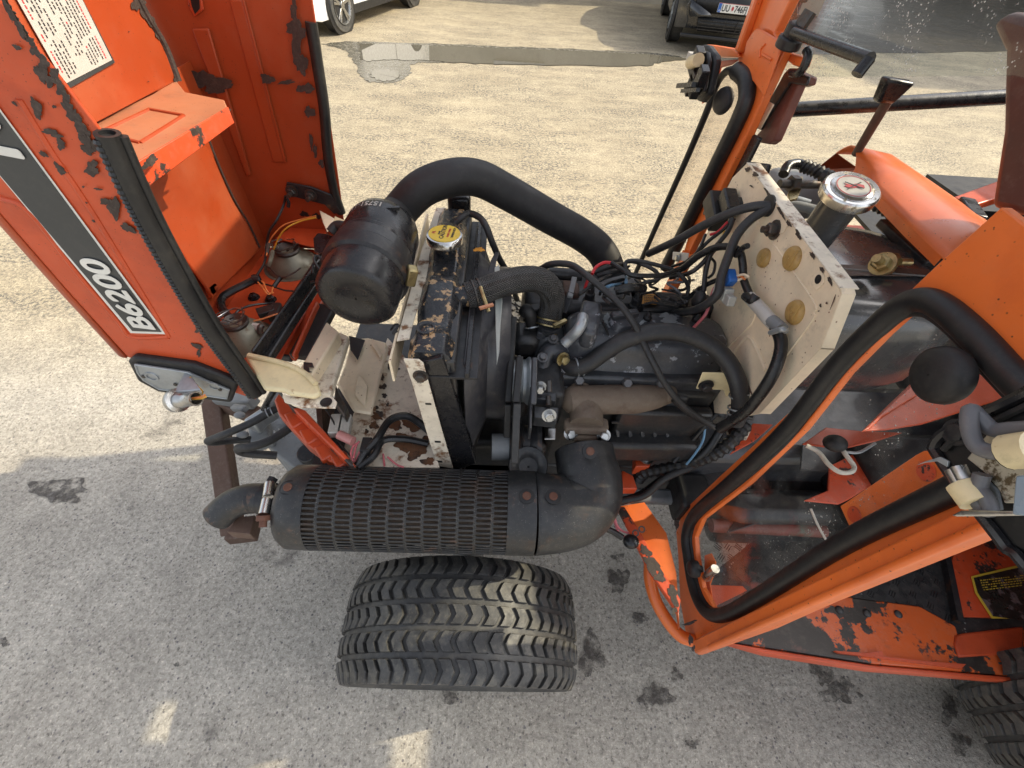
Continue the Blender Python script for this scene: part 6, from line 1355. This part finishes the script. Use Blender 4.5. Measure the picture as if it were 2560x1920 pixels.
M().prism(ats('i', [(150,2100),(345,1659),(530,1250),(700,850),(755,690),(800,600),(860,545),(930,545),(990,600),(1010,700),(985,820),(880,1050),(770,1270),(600,1620),(480,1860),(380,2060)], X=FXF-.004), (.004,0,0)).build('side_glass', GLS3, far)
kn = M().lathe(at('i',825,775,X=FXF-.02), V(-.9,-.35,.1), [(-.02,.006),(-.006,.026),(0,.030),(.006,.028),(.010,.02),(.011,.001)], 30, close=False).build('window_knob', RUB, T, ang=60)
M().beam(at('i',560,1950,X=FXF), at('i',350,2350,X=FXF), .03,.03, up=(1,0,0)).build('lower_post', ORB, far)
# black inner channel and rubber flap beside the far post
pf('i', [(1010,1010),(1100,1060),(1010,1240),(1170,1260),(1140,1350),(1080,1370),(990,1255),(820,1500),(740,1659),(640,1659),(880,1200)], BLK, 'inner_channel', .01, FXF+.015)
pf('i', [(690,1560),(860,1530),(930,1510),(945,1560),(930,1600),(780,1640),(660,1650)], DPL, 'rubber_buffer', .03, FXF-.05)
pf('g', [(1480,90),(1600,100),(1590,165),(1475,150)], LBL, 'bracket_tag', .003, FXF-.08)
bolt(at('g',1525,140,X=FXF-.082), NX, .008, .006, STEEL, T)
pf('i', [(1290,560),(1330,520),(1480,590),(1465,650),(1420,665),(1400,640),(1210,1080),(1170,1108),(1070,1090),(1060,1060),(1120,990),(1230,780)], MARR, 'wiper_channel', .02, FXF+.05)
pf('i', [(1290,560),(1330,520),(1480,590),(1460,660),(1330,640),(1230,800),(1110,1000),(1060,980),(1180,760)], BLKR, 'channel_flange', .006, FXF+.04)
pf('i', [(1150,770),(1210,800),(1100,1000),(1070,960),(1120,880)], CREAM, 'chipped_plate', .004, FXF+.03)
pf('i', [(1300,400),(1440,440),(1410,520),(1350,500),(1300,460)], ORB, 'top_bracket', .02, FXF+.02)
M().tube(ats('i', [(1465,385),(1475,430),(1440,520),(1400,560),(1350,560)], X=FXF+.02), .008, 10).build('hook', BLK, T)
c0 = at('i',1310,370,X=FXF); c1 = at('i',1355,280,X=FXF)
M().lathe(c0, c1-c0, [(0,.024),((c1-c0).length,.024)], 24).build('crank_hub', BLKR, T, bevel=.003); M().lathe(c1, c1-c0, [(0,.018),(.02,.018),(.022,.013)], 20).build('crank_cap', BLKR, T)
M().lathe(at('i',1395,235,X=FXF), V(.3,0,1), [(0,.012),(.03,.012)], 6).build('crank_nut', BOLT, T)
M().tube([at('i',1370,250,X=FXF-.01), at('i',1650,350,X=FXF-.01), at('i',1945,455,X=FXF-.01)], .0095, 12, sm=False).build('crank_arm', BLK, T)
M().tube([at('i',1945,455,X=FXF-.01), at('i',1850,575,X=FXF-.02)], .009, 12, sm=False).build('crank_grip', BLK, T)
b0_ = at('i',1320,845,Y=1.24); b1_ = at('i',3000,745,Y=1.24)
M().cyl(b0_, b1_, .017, n=18).build('grab_tube', BLK, T)
g0_ = at('o',2140,385,Y=1.16); g1_ = at('o',2253,195,Y=1.10)
M().cyl(g0_, g0_.lerp(g1_, .86), .010, .011, n=14).build('lever_rod', RUSTM, T)
M().prism([g1_+V(-.035,-.01,.0), g1_+V(.035,-.01,-.005), g1_+V(.022,0,-.05), g1_+V(-.016,0,-.05)], (0,.03,0)).build('lever_knob', BLK, T, bevel=.008, seg=3)
pi_ = [at('o',2472,60,X=.95), at('o',2520,25,X=.95), at('o',2640,60,X=.95), at('o',2640,560,X=.95), at('o',2470,520,X=.95), at('o',2500,330,X=.95), at('o',2505,130,X=.95)]
M().prism(pi_, (.05,0,0)).build('steering_column', MAR, T, bevel=.015, seg=3)
# far lamp housing
lf = pf('i', [(660,340),(700,350),(750,420),(755,470),(700,720),(650,785),(610,770),(640,560),(620,430)], RUB, 'far_lamp_gasket', .02, .50, bev=.006)
pf('i', [(640,380),(700,400),(710,470),(670,700),(630,740),(640,560)], DPL, 'lamp_plate', .01, .485, lf)
for (x,y,sx_,sz_,mt) in ((640,410,.03,.02,DPL),(600,500,.05,.03,DPL),(610,560,.055,.02,BLKR),(600,640,.04,.03,DPL),(660,590,.03,.04,BLK),(590,690,.05,.018,DPL),(560,700,.03,.012,BLK)):
    M().box(at('i',x,y,X=.475), (.02,sx_,sz_), rx=.3).build('lamp_contact', mt, lf, bevel=.002)
M().cyl(at('i',575,480,X=.46), at('i',635,460,X=.46), .014, n=14).build('bulb_holder', CREAMY, lf)
M().box(at('i',575,445,X=.465), (.012,.03,.02)).build('white_plug', LBL, lf)
M().beam(at('i',480,660,X=.46), at('i',600,650,X=.46), .012,.010).build('terminal', BLK, lf); M().beam(at('i',510,700,X=.46), at('i',630,690,X=.46), .010,.008).build('terminal', BLK, lf)
# windshield pane above the bonnet line, spattered with water
M().prism([V(.60,.20,1.50),V(.60,.60,1.49),V(.60,1.05,1.38),V(.60,1.25,1.38),V(.60,1.25,1.95),V(.60,.20,1.95)], (.004,0,0)).build('windshield', GLS2, T)
# unseen roof and covers added to throw shade; roof gaps shaped for sun patches
rf = M()
for (x0, x1, y0, y1) in ((.505,1.37,.14,1.30),(1.37,1.50,.14,.42),(1.37,1.50,.515,.93),(1.50,1.82,.14,.36),(1.50,1.82,.64,.93),(1.82,2.055,.14,.42),(1.82,2.055,.515,.93)):
    rf.box(((x0+x1)/2,(y0+y1)/2,1.98), (x1-x0,y1-y0,.05))
rf.build('cab_shade_roof', GREY, T)
for y in (.17, 1.27): M().beam(V(2.0,y,.6), V(2.0,y,1.96), .05,.05, up=(0,1,0)).build('rear_post', ORB, T, bevel=.005); M().beam(V(.60,y,1.35), V(.60,y,1.96), .05,.04, up=(0,1,0)).build('front_post_upper', ORB, T, bevel=.005)
M().box((2.03,.72,1.1), (.01,1.1,1.5)).build('rear_shade_cover', DPL, T)  # opaque sheet added behind the cab to block the sun
M().box((1.85,.14,1.3), (.36,.01,1.3)).build('side_cover', DPL, T)  # opaque panel added beside the cab to shade the near ground
M().box((1.5,.74,.80), (.45,.45,.12)).build('seat_cushion', RUB, T, bevel=.04, seg=3); M().box((1.75,.74,1.05), (.12,.45,.45)).build('seat_back', RUB, T, bevel=.04, seg=3)
M().box((1.55,1.33,.85), (.75,.28,.04)).build('rear_fender', ORA, T, bevel=.02)
# ================================================================ wiring at the firewall
W2 = lambda name, c, pts, r, mt=WIRE, n=8: M().tube(ats(c, pts), r, n).build(name, mt, T)
def wx(name, c, pts, r, mt=WIRE):      # (x, y, X) points
    return M().tube([at(c, p[0], p[1], X=p[2]) for p in pts], r, 10).build(name, mt, T)
wx('cable', 'j', [(575,335,.52),(450,345,.49),(300,390,.46),(130,470,.43),(-30,560,.40),(-200,640,.37)], .0088, HOSE)
wx('cable', 'j', [(575,345,.52),(450,420,.49),(360,520,.47),(310,640,.46),(260,780,.45),(230,900,.445),(100,990,.43),(-60,1010,.42)], .0088, HOSE)
wx('loom', 'j', [(-150,790,.40),(0,740,.42),(120,650,.44),(230,600,.46),(330,600,.475),(380,640,.485),(395,720,.49),(400,800,.495),(430,880,.50),(450,930,.50)], .0075, TAPE)
wx('taped_joint', 'j', [(440,915,.495),(510,990,.495),(560,1050,.495),(600,1090,.50)], .0125, LBL)
wx('loom', 'j', [(590,1085,.50),(615,1130,.50),(635,1200,.50),(620,1300,.495),(570,1420,.49),(490,1540,.485),(400,1640,.48),(250,1740,.47)], .0105, TAPE)
wx('split_conduit', 'j', [(575,1060,.495),(640,1115,.497)], .0115, GREY)
wx('clip', 'j', [(570,1135,.485),(640,1115,.48),(665,1125,.49)], .005, ZINC)
wx('tape_knot', 'j', [(350,650,.475),(400,600,.47),(425,590,.47)], .0055, TAPE)
wx('tape_knot', 'j', [(410,905,.485),(450,930,.485),(480,900,.49)], .0085, TAPE)
wx('wire', 'j', [(-100,1030,.40),(60,900,.44),(180,820,.46),(290,780,.475)], .0030); wx('wire', 'j', [(-100,1050,.40),(60,915,.44),(180,835,.46),(290,795,.475)], .0030)
wx('wire', 'j', [(280,810,.475),(220,850,.465),(190,930,.46),(160,1020,.45),(80,1110,.44)], .0034, PINKW)
wx('wire', 'j', [(350,780,.48),(400,770,.485),(430,785,.49),(400,790,.49),(360,810,.48)], .0024, CREAM); wx('wire', 'j', [(350,790,.48),(380,780,.485),(410,800,.49)], .0024, ORGW)
M().box(at('j',315,790,X=.472), (.018,.030,.022), rx=.35).build('blue_connector', BLUE, T, bevel=.003)
M().box(at('j',270,880,X=.468), (.02,.050,.026), rx=-.35).build('clear_connector', CLRP, T, bevel=.002); M().box(at('j',310,930,X=.468), (.016,.024,.020), rx=-.35).build('clear_connector', CLRP, T, bevel=.002)
for k, pts in enumerate(([(330,400,.50),(290,470,.49),(180,560,.47),(100,640,.45),(0,720,.43)],[(335,420,.50),(300,500,.49),(220,600,.47),(140,700,.45),(60,760,.43),(-60,790,.41)],[(230,600,.47),(190,650,.46),(160,760,.455),(150,860,.45),(130,920,.445)],[(200,670,.47),(220,700,.47),(210,760,.46),(180,790,.46)],[(160,520,.47),(120,610,.45),(60,680,.44),(-50,720,.42)])):
    wx('wire_bundle', 'j', pts, (.004,.005,.0055,.003,.0035)[k])
wx('wire', 'j', [(300,440,.49),(240,500,.48),(190,520,.47)], .003, REDW); wx('wire', 'j', [(280,500,.49),(260,550,.48),(240,590,.475)], .0025, YELW)
M().box(at('j',220,370,X=.49), (.03,.085,.04), rx=.35).build('fuse_box', DPL, T, bevel=.004); M().box(at('j',310,320,X=.50), (.03,.06,.03), rx=.3).build('fuse_box_lid', BLK, T, bevel=.004)
M().ell(at('j',120,930,X=.44), (.014,.018,.022)).build('rubber_boot', RUB, T)
M().tube(ats('k', [(660,110,.80),(600,180,.78),(520,240,.74),(420,280,.70),(300,310,.66),(200,330,.63),(170,360,.60)]), .015, 12, mod=(.005,.0018)).build('corrugated_conduit', WIRE, T, ang=25)
M().tube(ats('k', [(560,110,.80),(480,230,.74),(380,300,.68),(280,360,.62),(180,430,.58),(80,460,.56)]), .011, 10).build('loom', TAPE, T)
M().tube(ats('k', [(640,140,.79),(520,230,.74),(440,290,.70),(300,350,.66),(200,430,.60),(90,455,.57)]), .009, 10).build('loom', HOSE, T)
M().tube(ats('k', [(560,20,.84),(480,110,.80),(400,200,.74),(330,280,.70)]), .006, 8).build('wire_bundle', WIRE, T)
M().tube(ats('k', [(475,105,.80),(465,180,.77),(430,240,.74),(390,290,.70)]), .0028, 6).build('wire', BLUW, T)
M().tube(ats('k', [(330,0,.88),(400,60,.85),(470,100,.83),(540,130,.82)]), .006, 8).build('wire_bundle', WIRE, T)
M().beam(at('k',565,55,Z=.86), at('k',690,80,Z=.86), .012,.006).build('cable_tie', WIRE, T, bevel=.002)
M().lathe(at('k',545,40,Z=.80), V(.2,-.3,1), [(0,.05),(.03,.045),(.05,.02)], 24).build('bell_housing', BLK, T, ang=60)
M().beam(at('k',90,430,Z=.50), at('k',420,440,Z=.50), .045,.03).build('cross_tube', GREY, T, bevel=.012)
M().box(at('k',400,440,Z=.52), (.09,.10,.10)).build('mount_block', DPL, T, bevel=.01)
M().prism(ats('k', [(165,230),(240,232),(225,300),(160,300)], Z=.66), (0,0,-.04)).build('orange_mount', ORA, T, bevel=.003); M().prism(ats('k', [(100,315),(150,340),(170,400),(100,400)], Z=.62), (0,0,-.03)).build('orange_mount', ORW, T, bevel=.003)
bolt(at('k',208,262,Z=.665), zv, .013, .008, STEEL, T)
# loose battery lead dangling by the elbow
M().tube(ats('k', [(70,480,.62),(65,540,.60),(85,600,.58),(110,615,.575)]), .0028, 6).build('wire', PINKW, T); M().tube(ats('k', [(60,500,.62),(75,560,.60),(100,590,.58),(130,600,.575)]), .0028, 6).build('wire', PINKW, T)
M().tube(ats('k', [(0,570,.60),(50,590,.59),(100,620,.58)]), .008, 8).build('wire_sleeve', TAPE, T)
M().ell(at('k',140,638,Z=.575), (.020,.018,.016)).build('rubber_boot', BLK, T)
for (x,y) in ((188,583),(160,600)): M().lathe(at('k',x,y,Z=.58), V(-.2,-.3,1), [(0,.0085),(.002,.0085),(.002,.005),(0,.005),(0,.0085)], 18, close=False).build('ring_terminal', BOLT, T)
# wiring and connectors in the front tray
W2('cable', 'd', [(1590,1030,.81),(1640,940,.82),(1720,850,.83),(1790,740,.83),(1860,700,.83),(1930,700,.83),(2000,740,.82),(2070,800,.81)], .0085, TAPE)
W2('cable', 'd', [(1600,1040,.81),(1700,960,.82),(1760,860,.82),(1900,850,.81),(2060,880,.80)], .0075, TAPE)
W2('wire', 'd', [(1600,870,.82),(1560,900,.82),(1545,950,.82),(1570,1000,.81),(1620,900,.82)], .0022, PINKW); W2('wire', 'd', [(1600,865,.82),(1580,900,.82),(1560,980,.82)], .0022, PINKW)
W2('wire', 'd', [(1760,950,.80),(1770,1030,.80)], .0022, PINKW); W2('wire', 'd', [(1790,970,.80),(1850,1020,.80),(1900,1040,.80)], .0022, PINKW)
W2('wire', 'd', [(1370,640,.84),(1430,740,.83),(1460,860,.82),(1540,960,.81)], .0018, WIRE)
M().box(at('d',1450,760,Z=.82), (.026,.05,.02), rz=.1).build('clear_connector', CLRP, T, bevel=.002); M().box(at('d',1505,770,Z=.82), (.024,.055,.02), rz=.1).build('clear_connector', CLRP, T, bevel=.002)
M().cyl(at('d',1465,820,Z=.83), at('d',1560,865,Z=.83), .010, n=12).build('pink_sleeve', mat('pink_sleeve',(.50,.22,.20),.4), T)
M().box(at('d',1650,900,Z=.82), (.02,.035,.02)).build('relay', DPL, T, bevel=.002)
W2('wire', 'g', [(1820,1190,.84),(1780,1290,.80),(1640,1430,.75),(1560,1560,.72),(1480,1659,.70)], .0042, WIRE)
M().cyl(at('g',90,1590,Z=.78), at('g',260,1590,Z=.78), .030, n=18).build('front_pipe', GREY, T)
